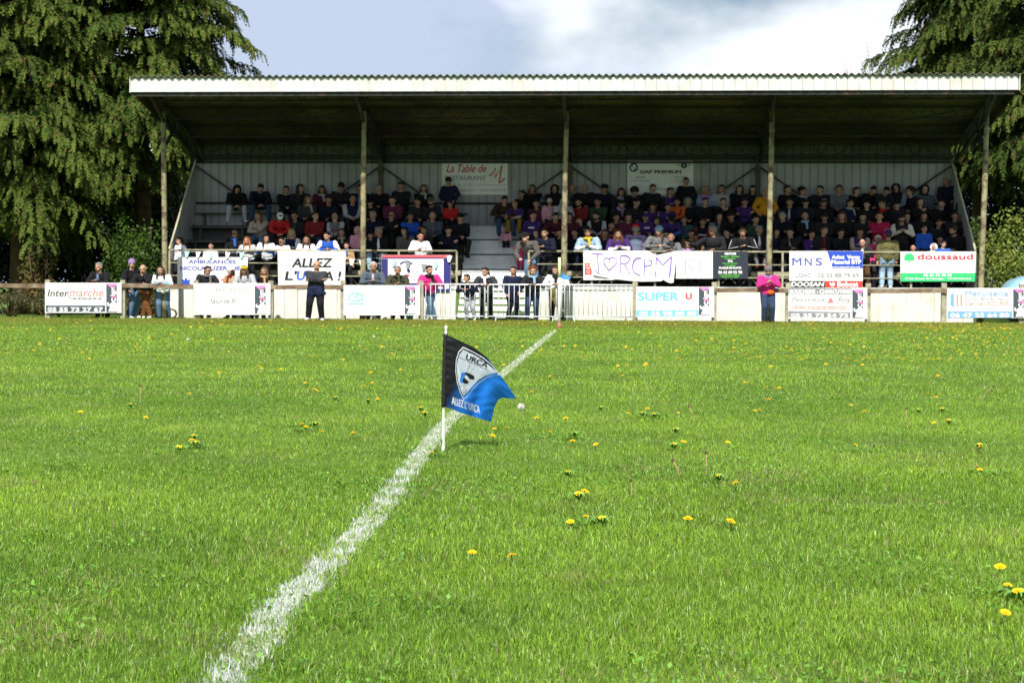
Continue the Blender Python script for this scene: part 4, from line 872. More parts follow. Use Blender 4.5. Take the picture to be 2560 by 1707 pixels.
# right block
a(1254, 484, '3', 'knees', 'short', 'dk', 'dbrown', 'ddenim', 'man in brown leather jacket sitting at the stair edge')
a(1294, 503, '3', 'knees', 'short', 'blond', 'purple', 'mustard', 'blond child in purple shirt and mustard trousers', sz=.84, cuff='beige', dv=-.1)
a(1306, 488, '4', 'lapl', 'short', 'dk', 'blk', 'dark', 'dark haired person bending behind the blond child')
a(1334, 472, '4', 'chin', 'long', 'brown', 'blk', 'dark', 'brown haired woman in dark coat, hand at chin')
a(1385, 474, '4', 'lap', 'hood', 'blk', 'blk', 'dark', 'person in black hood behind pale pink child')
a(1430, 472, '4', 'lap', 'bald', 'brown', 'dark', 'dark', 'bald man in dark coat right of the middle post')
a(1466, 470, '4', 'lap', 'bald', 'grey', 'blk', 'dark', 'bald man with short grey beard', extra=['beard:grey'])
a(1507, 472, '4', 'lap', 'cap', 'blk', 'dnavy', 'dark', 'man in black cap and navy jacket', extra=['short:dk'])
a(1548, 491, '4', 'lap', 'long', 'dk', 'dark', 'dark', 'dark haired woman with white scarf', extra=['scarf:lgrey'])
a(1585, 481, '4', 'bowed', 'curly', 'black', 'blk', 'dark', 'curly haired young man looking down')
a(1626, 471, '4', 'lap', 'short', 'dk', 'dark', 'dark', 'dark haired man before the dealer board')
a(1676, 480, '4', 'lapr', 'short', 'dk', 'purple', 'dark', 'person in dark hoodie with purple shirt', sleeve='dark', extra=['print:lilac'])
a(1714, 466, '4s', 'pock', 'short', 'black', 'blk', 'blk', 'tall black haired person in long black parka')
a(1760, 475, '4', 'lap', 'long', 'blond', 'lilac', 'dark', 'fair haired child in pale lilac vest', sz=.95, sleeve='sblue')
a(1799, 473, '4', 'lapl', 'short', 'black', 'lgrey', 'dark', 'person in pale grey jacket turned left', cuff='lgrey')
a(1842, 473, '4', 'lapl', 'long', 'black', 'blk', 'dark', 'long black haired woman in black coat')
a(1883, 474, '4', 'lap', 'long', 'dk', 'dark', 'dark', 'woman with long dark hair beside the yellow jacket', skin=3)
a(1913, 481, '3s', 'pock', 'bald', 'grey', 'amber', 'dark', 'balding man in bright yellow orange jacket behind the post')
a(1973, 474, '4', 'lapr', 'short', 'dk', 'blk', 'dark', 'dark haired man right of the fourth post')
a(2005, 479, '4', 'lapr', 'curly', 'black', 'blk', 'dark', 'curly haired woman with white scarf', extra=['scarf:lgrey'])
a(2048, 475, '4', 'lapl', 'short', 'dk', 'dark', 'dark', 'young man in black zipped jacket')
a(2095, 474, '4', 'lap', 'short', 'brown', 'grey', 'dark', 'boy in plain grey hoodie, hands together')
a(2137, 478, '4', 'lapr', 'short', 'black', 'blk', 'dark', 'boy in black turned right')
a(2172, 476, '4', 'bowed', 'short', 'dk', 'blk', 'dark', 'boy in black looking down')
a(2204, 478, '4', 'bowed', 'short', 'black', 'dark', 'dark', 'boy with short fringe in dark coat')
a(2246, 472, '4', 'lap', 'hood', 'dnavy', 'blk', 'ddenim', 'youth in black vest with grey blue sleeves', sleeve='greyblue')
a(2274, 480, '4', 'lapl', 'curly', 'black', 'blk', 'dark', 'thick haired youth in black coat')
a(2311, 475, '4', 'lap', 'hood', 'dark', 'slate', 'dark', 'youth in slate blue hooded top')
a(2372, 466, '4s', 'standl', 'bald', 'brown', 'dnavy', 'dark', 'tall man in navy striped jacket by the side wall', skin=2)
a(1342, 511, '3', 'lap', 'short', 'dk', 'wine', 'dark', 'dark haired person in dull wine top')
a(1376, 493, '3s', 'stand', 'beanie', 'cream', 'pink', 'dark', 'small child in cream hat and pink coat', sz=.7)
a(1402, 506, '3', 'bowed', 'hood', 'lgrey', 'lgrey', 'dark', 'person bent forward in pale grey hoodie')
a(1453, 507, '3', 'lap', 'short', 'dk', 'dred', 'dark', 'bearded man in rusty red sweater', extra=['beard:dk'])
a(1497, 506, '3', 'lap', 'short', 'dk', 'green', 'dark', 'man in dark green sweater')
a(1544, 511, '3', 'bowed', 'short', 'dk', 'dark', 'dark', 'boy with lilac collar looking down', extra=['scarf:lilac'])
a(1587, 506, '3', 'lapr', 'cap', 'dnavy', 'dark', 'dark', 'man in navy cap and dark coat', extra=['short:dk'])
a(1631, 519, '3', 'lap', 'long', 'brown', 'purple', 'dark', 'long haired girl with beige coat over purple shirt', sleeve='beige', sz=.95)
a(1667, 519, '3', 'chin', 'short', 'dk', 'purple', 'dark', 'boy in purple shirt leaning forward', sz=.9, extra=['print:lilac'])
a(1695, 505, '3', 'lap', 'short', 'brown', 'orange', 'dark', 'child in orange red coat', sz=.85)
a(1721, 506, '3', 'lap', 'hood', 'grey', 'blk', 'dark', 'old man with grey hood and beard', extra=['beard:grey'])
a(1760, 505, '3', 'lap', 'short', 'dk', 'blk', 'dark', 'dark haired man in plain black jacket')
a(1810, 506, '3', 'clap', 'short', 'dk', 'blk', 'dark', 'man clapping his hands in black')
a(1864, 505, '3', 'arms', 'cap', 'purple', 'purple', 'dark', 'person in purple cap and purple sweatshirt', extra=['print:lilac', 'short:dk'])
a(1974, 507, '3', 'lap', 'short', 'brown', 'dnavy', 'dark', 'man in dark suit with white shirt', extra=['shirt:lgrey'])
a(2016, 507, '3', 'lap', 'cap', 'blk', 'dark', 'dark', 'boy in black cap with white badge', sz=.92, extra=['short:dk'])
a(2062, 507, '3', 'lap', 'cap', 'dark', 'blk', 'dark', 'older man in flat dark cap', extra=['short:grey'])
a(2127, 509, '3', 'lapr', 'short', 'dk', 'navy', 'dark', 'boy with white and green scarf', extra=['scarf:lgrey'], sz=.95)
a(2162, 513, '3', 'lapl', 'short', 'black', 'blk', 'dark', 'small dark boy half hidden in black', sz=.9)
a(2211, 511, '3', 'lapl', 'short', 'dk', 'blk', 'dark', 'boy with red hood over black jacket', extra=['scarf:red'])
a(2301, 506, '3', 'clap', 'long', 'dk', 'blk', 'dark', 'woman with both hands near her face', skin=3)
a(2347, 511, '3', 'lapl', 'short', 'brown', 'blk', 'dark', 'brown haired man in black coat')
a(1331, 540, '2', 'lapr', 'short', 'black', 'purple', 'dark', 'dark haired youth in bright purple shirt', extra=['print:white'])
a(1387, 543, '2', 'knees', 'short', 'dk', 'maroon', 'dark', 'woman in maroon coat leaning on her knees')
a(1425, 543, '2', 'lap', 'long', 'dk', 'maroon', 'dark', 'long haired woman in maroon beside the post')
a(1449, 553, '2', 'lapl', 'short', 'auburn', 'dark', 'dark', 'red haired child in dark coat', sz=.9)
a(1491, 541, '2', 'lapl', 'short', 'black', 'blk', 'dark', 'bearded man in black vest with grey sleeves', sleeve='lgrey', extra=['beard:black'])
a(1539, 545, '2', 'lapr', 'short', 'dk', 'dark', 'dark', 'dark haired youth with orange cord', extra=['shirt:rust'])
a(1569, 545, '2', 'lap', 'long', 'brown', 'wine', 'dark', 'brown haired woman in dim wine top', skin=3)
a(1613, 543, '2', 'lapl', 'cap', 'purple', 'purple', 'dark', 'child in purple cap and top with white letter', sz=.92, extra=['print:white'])
a(1677, 548, '2', 'bowed', 'cap', 'blk', 'purple', 'dark', 'person in black cap and indigo hoodie', cuff='blue')
a(1710, 551, '2', 'lap', 'short', 'mid', 'teal', 'dark', 'fair haired child in dark teal coat', sz=.9)
a(1755, 557, '2', 'lap', 'short', 'mid', 'blk', 'dark', 'girl in black jacket with red shoulders and white band', sleeve='dred', extra=['band:white'], sz=.88)
a(1801, 543, '2', 'lapr', 'long', 'black', 'grey', 'dark', 'pale faced woman with grey hooded top', skin=3)
a(1838, 542, '2', 'bowed', 'short', 'dk', 'blk', 'dark', 'dark haired person bent over in black')
a(1887, 550, '2', 'lap', 'short', 'dk', 'green', 'dark', 'man in dark green camouflage jacket')
a(1965, 541, '2', 'chin', 'short', 'grey', 'dnavy', 'dark', 'grey haired man, hand at chin, navy coat')
a(2016, 541, '2', 'lap', 'bald', 'brown', 'blk', 'dark', 'balding man with pale blue scarf', extra=['scarf:sblue'])
a(2058, 543, '2', 'lap', 'cap', 'blk', 'dark', 'dark', 'man in black peaked cap', extra=['short:dk'], skin=1)
a(2112, 541, '2', 'lap', 'long', 'auburn', 'blk', 'dark', 'auburn haired woman in black coat')
a(2159, 544, '2', 'lap', 'long', 'black', 'dark', 'dark', 'dark haired girl with pale face', skin=3)
a(2202, 542, '1s', 'fold', 'short', 'dk', 'crim', 'cream', 'person in crimson sweater and cream trousers, arms folded', dv=.15)
a(2255, 549, '1s', 'phone', 'long', 'dk', 'dark', 'blk', 'woman in glasses with beige sleeves and black top', sleeve='cream', extra=['glasses'], dv=.1)
a(2343, 559, '2', 'lap', 'short', 'brown', 'dark', 'dark', 'brown haired boy in dark top', sz=.88)
a(2388, 541, '2', 'lap', 'short', 'dk', 'dark', 'dark', 'dark haired man at the end of the row')
a(1319, 578, '0', 'bend', 'cap', 'blk', 'tweed', 'denim', 'man in dark cap bending down at the stairs', shoe='brown', rz=-.3)
a(1267, 565, 'T', 'stand', 'short', 'brown', 'pink', 'dark', 'toddler in pink coat standing on the stairs', sz=.5, shoe='pink')
a(1302, 583, 'T2', 'stand', 'bun', 'brown', 'fuch', 'fuch', 'small child in pink and orange patterned suit on the stairs', sz=.5, extra=['band:orange'])
a(1366, 583, '0', 'rail', 'short', 'brown', 'dnavy', 'dark', 'brown haired woman in navy jacket leaning on the rail', dv=-.02)
a(1441, 583, '1', 'lap', 'short', 'dk', 'dnavy', 'navy', 'boy in navy jacket right of the post')
a(1476, 581, '0', 'rail', 'short', 'dk', 'ldenim', 'dark', 'youth in denim jacket and yellow hood at the banner', extra=['scarf:yellow'], cuff='white')
a(1512, 585, '1', 'lap', 'long', 'auburn', 'dark', 'dark', 'long auburn haired girl in dark top')
a(1550, 585, '0', 'rail', 'long', 'auburn', 'purple', 'dark', 'auburn haired girl in purple shirt with white sleeves', cuff='white', extra=['print:lilac'])
a(1584, 569, '0', 'stand', 'cap', 'red', 'lilac', 'dark', 'person in red cap and padded blue vest, back turned', rz=math.pi, extra=['vest:greyblue', 'short:grey'], cuff='cream')
a(1637, 578, '0', 'raill', 'beanie', 'sblue', 'grey', 'dark', 'girl in pale blue woolly hat', extra=['long:mid'])
a(1674, 592, '0', 'rail', 'short', 'blond', 'grey', 'dark', 'fair haired child with grey scarf at the banner', sz=.88, extra=['scarf:char'])
a(1726, 586, '1', 'lap', 'short', 'dk', 'olive', 'dark', 'person in olive jacket above the angular logo board')
a(1719, 611, '0', 'stand', 'long', 'dk', 'lilac', 'dark', 'small girl in lilac top above the angular logo board', sz=.78)
a(1785, 575, '0', 'reach', 'short', 'grey', 'dark', 'dark', 'grey haired man in black reaching out to the left', sz=1.0)
a(1756, 617, '0', 'stand', 'long', 'dk', 'wine', 'dark', 'small girl looking down between two white boards', sz=.76)
a(1862, 580, '0', 'rail', 'short', 'brown', 'blk', 'dark', 'man in black tracksuit top with white sleeve stripes', extra=['stripe:lgrey'])
a(1901, 575, '1', 'lapr', 'short', 'grey', 'dark', 'grey', 'grey haired man with white shirt and grey trousers', extra=['shirt:white'], shoe='orange')
a(1984, 582, '1', 'chin', 'short', 'dk', 'dark', 'dark', 'person shading the eyes, pale shirt showing', extra=['shirt:beige'])
a(2029, 587, '1', 'lap', 'short', 'dk', 'purple', 'dark', 'boy in purple shirt with pale lettering', extra=['print:lilac'], sz=.95)
a(2057, 577, '1', 'lapr', 'short', 'brown', 'dark', 'crim', 'laughing youth with red shirt under black jacket', extra=['shirt:dred'])
a(2150, 582, '1', 'lap', 'long', 'dk', 'purple', 'dark', 'girl in purple shirt with beige jacket', sleeve='beige', extra=['print:lilac'])
a(2164, 608, '0', 'rail', 'bald', 'grey', 'dark', 'brown', 'balding man in dark suit leaning down at the rail', sz=.88, extra=['shirt:white'])
a(2216, 587, '0', 'stand', 'beanie', 'purple', 'olive', 'ldenim', 'person in purple hat, olive jacket and pale jeans, back turned', rz=math.pi, shoe='white', extra=['short:brown'])
a(2312, 564, '1s', 'stand', 'short', 'brown', 'royal', 'dark', 'small boy in bright blue jacket', sz=.75)
a(2349, 599, '1', 'lap', 'short', 'dk', 'dark', 'dark', 'child in dark coat behind the green tree board', sz=.8)
a(2387, 577, '1', 'lapl', 'curly', 'dk', 'blk', 'dark', 'large bearded man in black by the side wall', extra=['beard:dk'], sz=1.06)
a(2354, 610, '0', 'stand', 'short', 'brown', 'blue', 'dark', 'little child in blue jacket above the green tree board', sz=.78)
a(2286, 621, '0', 'stand', 'bald', 'blond', 'tan', 'dark', 'small fair headed child just above the tree board', sz=.75)
a(2331, 619, '0', 'stand', 'hood', 'white', 'white', 'dark', 'little child in white hood above the tree board', sz=.75)
a(2196, 596, '0', 'stand', 'cap', 'cream', 'fuch', 'dark', 'small child in cream flowered sun hat', sz=.84, dv=.35)
# a few seen only as dark shapes between the others
for q, (px, py, row) in enumerate([(1463, 548, '1'), (1651, 553, '2'), (1525, 569, '2'), (1743, 590, '1'), (1820, 583, '1'), (1938, 582, '1'), (2100, 583, '1'), (2240, 512, '3'), (2268, 543, '2'), (2311, 541, '2'), (1660, 588, '1'), (1600, 583, '1'), (1400, 583, '1'), (1345, 583, '1'), (1925, 545, '2'), (930, 508, '3'), (1040, 506, '3'), (2405, 512, '3')]):
    a(px, py, row, ('lap', 'lapl', 'lapr')[q % 3], ('short', 'long', 'short', 'cap')[q % 4], 'dk' if q % 4 != 3 else 'blk', ('blk', 'dark', 'dnavy')[q % 3], 'dark', 'person in dark clothes half hidden', sz=.93)
groups = {'L': 'spectators in the left block of the stand', 'R': 'spectators in the right block of the stand'}
blocks = {}
for r_ in R: blocks.setdefault((('L' if r_[0] < 1200 else 'R'), r_[2][0]), []).append(r_[0])
for k_ in blocks: blocks[k_].sort()
for px, py, row, pose, hair, hcol, top, trou, look, k in R:
    side = 'L' if px < 1200 else 'R'; P = PROTO[pose]; s_ = k.pop('sz', 1.0); dv = k.pop('dv', 0); rz = k.pop('rz', 0)
    if row == 'T': v, fl = 4.05 + .1, ZP + .245 * 4
    elif row == 'T2': v, fl = 3.3, ZP + .245 * 2
    elif row[0] == '0': v, fl = V_RAIL + .42 + (.0 if 'rail' in pose else -.02), ZP
    else: v, fl = TV[int(row[0]) - 1] + (.46 if P.sit else .28), zk(int(row[0]))
    v += dv
    if P.sit: s_ *= rnd.uniform(.95, 1.06); v += rnd.uniform(-.08, .06)
    hd = Vector(P.head) * s_
    if rz: hd.rotate(Matrix.Rotation(rz, 3, 'Z'))
    uu, zz = hit(px, py, v + hd.y)
    if P.sit:
        base = max(fl - .16, min(fl + (.42 * (1 - s_)) + .14, zz - s_ * P.h))
    else:
        s_ = max(s_ * .9, min(s_ * 1.1, (zz - fl) / P.h)); base = fl
    who = look
    if 'T' in row: lab = look
    else:
        n_ = blocks[(side, row[0])]; i_ = n_.index(px)
        big = look.count(' ') >= 8
        if look.startswith('person in dark clothes'):
            near = min((r2 for r2 in R if not r2[8].startswith('person in dark clothes') and r2[2][0] == row[0]), key=lambda r2: abs(r2[0] - px))
            lab = 'person in dark clothes, half hidden %s the %s' % ('left of' if near[0] > px else 'right of', near[8].split(' above')[0]); lab = ' '.join(lab.split()[:16])
            for w_ in (' with', ' and', ' of', ' the', ' in', ' a', ' at'):
                if lab.endswith(w_): lab = lab[:-len(w_)]
        else: lab = look + ((', at the rail' if row[0] == '0' else ', ' + ROWN[row[0]]) if not big else '')
    person(W(uu - hd.x * (1 if not k.get('mirror') else -1), v, base), ROT + rz + (rnd.uniform(-.38, .38) if not rz else 0), pose, hair, hcol, top, trou, lab, groups[side], s_, wid=1.2 if side == 'R' or row[0] in '34' else 1.14, skin=k.pop('skin', rnd.choice([0, 0, 1, 3])), **k)
# ---- people standing on the grass at the fence
G_ = 'spectators standing at the fence'
def gp(px, py, v, pose, hair, hcol, top, trou, label, rz=0, **k):
    P = PROTO[pose]; hd = Vector(P.head); hd.rotate(Matrix.Rotation(rz, 3, 'Z')); uu, zz = hit(px, py, v + hd.y); s_ = k.pop('sz', None) or max(.86, min(1.14, zz / P.h)); s_ = max(s_, min(1.08, zz / P.h))
    return person(W(uu - hd.x * s_, v, 0), ROT + rz + .05, pose, hair, hcol, top, trou, label, G_, s_, k.pop('skin', 0), **k)
gp(241, 668, .55, 'rail', 'short', 'grey', 'blk', 'blk', 'grey haired man in black leather jacket leaning behind the leftmost board', extra=['shirt:denim'], rz=-.3)
gp(333, 660, .62, 'standl', 'beanie', 'lilac', 'blk', 'denim', 'person in purple hat and black jacket with blue backpack, standing sideways', rz=1.1, shoe='white', extra=['pack:royal', 'short:brown'])
gp(358, 673, .46, 'railc', 'bald', 'brown', 'blk', 'rust', 'balding man in black sweater and brown trousers, chin on hand', shoe='white')
gp(404, 676, .44, 'rail', 'long', 'dk', 'white', 'denim', 'dark haired woman in white and blue shirt, jeans and black boots', cuff='sblue', shoe='dark', sz=.93)
gp(512, 676, .50, 'railx', 'tail', 'black', 'dark', 'blk', 'woman with dark ponytail, grey collar and black bag over the board', extra=['scarf:grey', 'glasses'], sleeve='dark', rz=.25)
gp(574, 677, .85, 'standl', 'beanie', 'white', 'tan', 'blk', 'woman in white hat and tan coat beside the yellow cap', rz=-.5, extra=['long:dk', 'scarf:dred'])
gp(613, 675, .52, 'rail', 'cap', 'yellow', 'lgrey', 'navy', 'person in yellow cap and pale grey sweatshirt', extra=['long:brown'])
gp(655, 678, .62, 'raill', 'long', 'mid', 'blk', 'blk', 'fair haired woman in black coat with tan fur hood', extra=['scarf:tan'], rz=.5, shoe='lgrey')
gp(787, 664, -1.0, 'fold', 'bald', 'grey', 'char', 'blk', 'bald man with folded arms and navy jacket tied at the waist', extra=['waist:navy', 'band:navy'], shoe='white', cuff='dark', wid=1.32)
gp(930, 667, .50, 'rail', 'short', 'white', 'slate', 'blk', 'white haired man in slate grey coat behind the swoosh logo board', extra=['shirt:lgrey'], skin=1)
gp(991, 676, .46, 'rail', 'short', 'grey', 'dolive', 'blk', 'grey haired man in olive waxed jacket, hands clasped', extra=['scarf:dolive'], cuff='dolive', skin=1, sz=.96)
gp(1075, 675, .44, 'railx', 'short', 'black', 'mag', 'denim', 'black haired woman in bright pink fleece leaning on the barrier', extra=['scarf:blk'], sz=.95, shoe='grey')
gp(1167, 697, .10, 'raill', 'short', 'dk', 'dnavy', 'lgrey', 'boy in navy hooded jacket and pale trousers', sz=.82, shoe='lgrey', rz=-.3)
gp(1212, 682, .18, 'raill', 'tail', 'dk', 'char', 'blk', 'woman in grey jacket with blue ribbon in dark hair', extra=['scarf:white'], sz=.94)
gp(1279, 687, .35, 'standl', 'tail', 'dk', 'navy', 'dnavy', 'dark haired woman in navy padded jacket turned away', rz=.5, sz=.93)
gp(1328, 678, .15, 'rail', 'curly', 'auburn', 'dark', 'ddenim', 'auburn haired woman in dark jacket with clasped hands', extra=['scarf:sblue'], sz=.95)
gp(1387, 682, .12, 'raill', 'long', 'brown', 'white', 'blk', 'woman in white sweater with olive coat draped over the barrier', extra=['hang:olive', 'scarf:blk'], sz=.97)
gp(1922, 677, -.36, 'phone', 'beanie', 'grey', 'mag', 'ddenim', 'woman in magenta jacket and grey hat with orange bag', extra=['bag:orange', 'scarf:lilac'], sz=.93)
# ================================================================ trees, bushes
m_leaf = attr_mat('conifer foliage', .8, .1, .06); m_broad = attr_mat('broad leaves', .5, .35, .3)
m_bark = mat('bark', (.075, .05, .03), .95, .1, .35, 3.0, dirt=(.03, .03, .02), dscale=2.0, bump=.6)
def quads_obj(name, V, C, m_, parent):
    """V (n,4,3), C (n,3)"""
    n_ = len(V); me = bpy.data.meshes.new(name); me.vertices.add(n_ * 4); me.vertices.foreach_set('co', V.reshape(-1).astype(np.float32))
    me.loops.add(n_ * 4); me.loops.foreach_set('vertex_index', np.arange(n_ * 4)); me.polygons.add(n_)
    me.polygons.foreach_set('loop_start', np.arange(n_) * 4); me.polygons.foreach_set('loop_total', np.full(n_, 4)); me.update()
    at = me.color_attributes.new('tint', 'FLOAT_COLOR', 'POINT'); c4 = np.ones((n_ * 4, 4), np.float32); c4[:, :3] = np.repeat(C, 4, 0); at.data.foreach_set('color', c4.ravel())
    me.materials.append(m_); return link(bpy.data.objects.new(name, me), parent)
def nrm_(a): return a / np.maximum(np.linalg.norm(a, axis=-1, keepdims=True), 1e-9)
def sprays(P0, D, Ln, rg, nodes=13, lw=.024, ll=.115):
    """drooping flat sprays: start points P0, outward directions D, lengths Ln -> leaf rhombs"""
    n_ = len(P0); down = np.array([0, 0, -1.0]); side = nrm_(np.cross(D, down) + rg.normal(0, .25, (n_, 3))); out = []; ids = []
    for k in range(nodes):
        t = (k + .5) / nodes
        p = P0 + (D * t * (1 - .35 * t) + down * (t * t * .75)) * Ln[:, None]
        tang = nrm_(D * (1 - .7 * t) + down * (1.5 * t))
        w_ = np.sin(math.pi * min(1, t * .85 + .12))
        for sg in (-1, 1, 0):
            if sg == 0 and k % 2: continue
            dr = nrm_(tang * .75 + side * sg * .8 + rg.normal(0, .22, (n_, 3)) + down * .25)
            l_ = ll * (.55 + .6 * w_) * rg.uniform(.7, 1.3, n_)[:, None] * (Ln[:, None] / .6)
            nn = nrm_(np.cross(dr, nrm_(np.cross(side, tang)) + rg.normal(0, .35, (n_, 3)))) * lw * rg.uniform(.7, 1.4, n_)[:, None]
            out.append(np.stack([p, p + dr * l_ * .45 + nn, p + dr * l_, p + dr * l_ * .45 - nn], 1)); ids.append(np.arange(n_))
    return np.concatenate(out), np.concatenate(ids), np.concatenate([np.full(len(x), (i // 2) / nodes * .8) for i, x in enumerate(out)])
def cypress(label, base, height, rad, z0, seed, cols, nwh=.36, per=13, spacing=.175, group='tall cypress trees around the stand', top_taper=.6, trunk_r=.32, low=None):
    rg = np.random.default_rng(seed); t_ = thing('cypress_tree', label, 'tree', base, rg.uniform(0, 1), group)
    m = MB(); m.tube([(0, 0, -.2), (.05, 0, height * .3), (-.05, .05, height * .6), (0, 0, height * .97)], [trunk_r * 1.15, trunk_r * .85, trunk_r * .5, .04], 12); m.build('trunk', m_bark, t_)
    P0, D, Ln, B, hue = [], [], [], MB(), []
    z = z0
    while z < height:
        f_ = (z - z0) / (height - z0); R_ = rad * (1 - top_taper * f_ ** 1.6) * (.75 + .25 * min(1, f_ * 5))
        for k in range(per):
            az = rg.uniform(0, 2 * math.pi); L_ = R_ * rg.choice([rg.uniform(.40, .75), rg.uniform(.8, 1.12)]); zz = z + rg.uniform(-.2, .2); dr = np.array([math.cos(az), math.sin(az), 0]); sd_ = np.array([-dr[1], dr[0], 0])
            rise = rg.uniform(.05, .3); drp = rg.uniform(.25, .6) * (1 - .3 * f_); cv = rg.normal(0, .12)
            bp = lambda t: dr * L_ * t + np.array([0, 0, zz + L_ * (rise * t - drp * t * t * t)]) + sd_ * cv * L_ * t * t
            if rg.random() < .5: B.tube([bp(0), bp(.35), bp(.7), bp(.97)], [.05, .035, .02, .006], 5)
            hb = rg.uniform(-.15, .15); t = .34
            while t < 1.0:
                for q in (-1, 1):
                    wd = (1 - abs(t - .62)) * .55 * rg.uniform(.2, 1.2); p = bp(t) + sd_ * q * wd * .6 + np.array([0, 0, -.10 * wd])
                    P0.append(p); D.append(nrm_(dr * .8 + sd_ * q * .7 + np.array([0, 0, .15]) + rg.normal(0, .2, 3))); Ln.append(rg.uniform(.38, .85)); hue.append(hb + rg.uniform(-.2, .2))
                P0.append(bp(t)); D.append(nrm_(dr + np.array([0, 0, .2]) + rg.normal(0, .2, 3))); Ln.append(rg.uniform(.45, .9)); hue.append(hb + rg.uniform(-.2, .2))
                t += spacing / L_
        z += nwh
    V, ids, tt = sprays(np.array(P0), np.array(D), np.array(Ln), rg)
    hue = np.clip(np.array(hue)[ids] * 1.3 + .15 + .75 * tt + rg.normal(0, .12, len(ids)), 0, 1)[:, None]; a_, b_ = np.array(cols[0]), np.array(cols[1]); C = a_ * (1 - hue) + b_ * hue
    br = rg.random(len(ids)) < .05; C[br] = np.array([.13, .075, .03])
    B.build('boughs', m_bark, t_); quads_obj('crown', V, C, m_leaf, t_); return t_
def leafmass(cen, rad, n_, rg, sz, cols, lump=9):
    cen = np.array(cen); rad = np.array(rad)
    lc = nrm_(rg.normal(0, 1, (lump, 3))) * rg.uniform(.35, .95, (lump, 1)) * rad * .8; lr = rg.uniform(.28, .5, lump)
    k = rg.integers(0, lump, n_); d = nrm_(rg.normal(0, 1, (n_, 3))) * (rg.uniform(0, 1, (n_, 1)) ** .4)
    p = lc[k] + d * rad * lr[k][:, None] + cen; u_ = nrm_(rg.normal(0, 1, (n_, 3)) + np.array([0, 0, -.3])); w_ = nrm_(np.cross(u_, rg.normal(0, 1, (n_, 3)))); s_ = sz * rg.uniform(.6, 1.3, (n_, 1))
    V = np.stack([p, p + u_ * s_ * .5 + w_ * s_ * .38, p + u_ * s_, p + u_ * s_ * .5 - w_ * s_ * .38], 1); h = np.clip(rg.normal(.5, .25, (n_, 1)) + (rg.uniform(-.3, .3, lump)[k])[:, None], 0, 1)
    return V, np.array(cols[0]) * (1 - h) + np.array(cols[1]) * h
def bush(name, label, cat, base, rad, h, n_, seed, sz, cols, lump=14, group=None, stems=5):
    rg = np.random.default_rng(seed); t_ = thing(name, label, cat, base, 0, group); m = MB()
    V, C = leafmass((0, 0, h * .55), (rad, rad * .8, h * .55), n_, rg, sz, cols, lump); V[..., 2] = np.maximum(V[..., 2], .03)
    for k in range(stems):
        a = rg.uniform(0, 6.28); x = math.cos(a) * rad * .5; y = math.sin(a) * rad * .4; m = MB(); m.tube([(x * .2, y * .2, 0), (x * .7, y * .7, h * .4), (x * 1.1, y * 1.1, h * .85)], [.04, .025, .01], 6); m.build('stem', m_bark, t_)
    quads_obj('foliage', V, C, m_broad, t_); return t_
cA = ((.018, .046, .007), (.104, .140, .024)); cB = ((.017, .045, .007), (.100, .136, .023)); cR = ((.016, .040, .007), (.080, .110, .020)); cD = ((.03, .055, .012), (.07, .09, .02))
def px_base(px, Y): p = atY(px, 700, Y); return Vector((p.x, p.y, 0))
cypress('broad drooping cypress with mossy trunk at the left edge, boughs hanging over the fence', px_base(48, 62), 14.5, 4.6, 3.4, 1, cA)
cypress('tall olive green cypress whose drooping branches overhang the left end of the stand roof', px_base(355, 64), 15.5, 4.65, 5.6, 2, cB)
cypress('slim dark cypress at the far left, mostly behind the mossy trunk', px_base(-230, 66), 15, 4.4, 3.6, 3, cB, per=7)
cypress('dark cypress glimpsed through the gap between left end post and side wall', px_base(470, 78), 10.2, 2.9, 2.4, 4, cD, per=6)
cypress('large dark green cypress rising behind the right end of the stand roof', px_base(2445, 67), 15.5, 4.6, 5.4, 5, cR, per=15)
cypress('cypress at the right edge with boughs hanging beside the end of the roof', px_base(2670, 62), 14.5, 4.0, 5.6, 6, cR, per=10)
bush('leafy_shrub', 'bright green leafy shrub under the cypresses behind three leaning people', 'shrub', px_base(325, 60.5), 1.35, 3.5, 3600, 21, .105, ((.025, .065, .008), (.085, .16, .015)), 20)
bush('leafy_shrub', 'small ivy clad shrub with brown leaves beside the mossy trunk', 'shrub', px_base(95, 60.5), .75, 2.5, 1600, 22, .10, ((.07, .11, .02), (.20, .11, .04)), 10)
bush('leafy_shrub', 'bright yellow green shrub right of the last roof post', 'shrub', px_base(2555, 59.5), 1.9, 3.3, 6500, 23, .11, ((.10, .17, .03), (.28, .30, .05)), 24)
bush('leafy_shrub', 'darker low shrub squeezed between the side wall and the last post', 'shrub', px_base(2420, 62), 1.0, 3.4, 2600, 24, .10, ((.05, .10, .02), (.12, .19, .03)), 12)
hg_ = 'dark hedges behind the fence'
for k, (px, Y, r_, h_, n_) in enumerate(((-120, 68, 3.2, 4.6, 9000), (110, 68.5, 3.2, 4.4, 9000), (300, 68, 3.0, 6.4, 14000), (430, 70, 2.6, 5.6, 9000), (2430, 70, 2.6, 6.2, 9000), (2620, 68, 3.0, 6.6, 14000))):
    lab = ['at the far left behind the trunk', 'behind the leftmost board', 'behind the bright green shrub', 'beside the left side wall', 'behind the last roof post', 'behind the yellow green shrub'][k]
    bush('hedge', 'dark evergreen hedge clump ' + lab, 'hedge', px_base(px, Y), r_, h_, n_, 40 + k, .16, ((.012, .022, .006), (.032, .05, .012)), 30, hg_, 3)
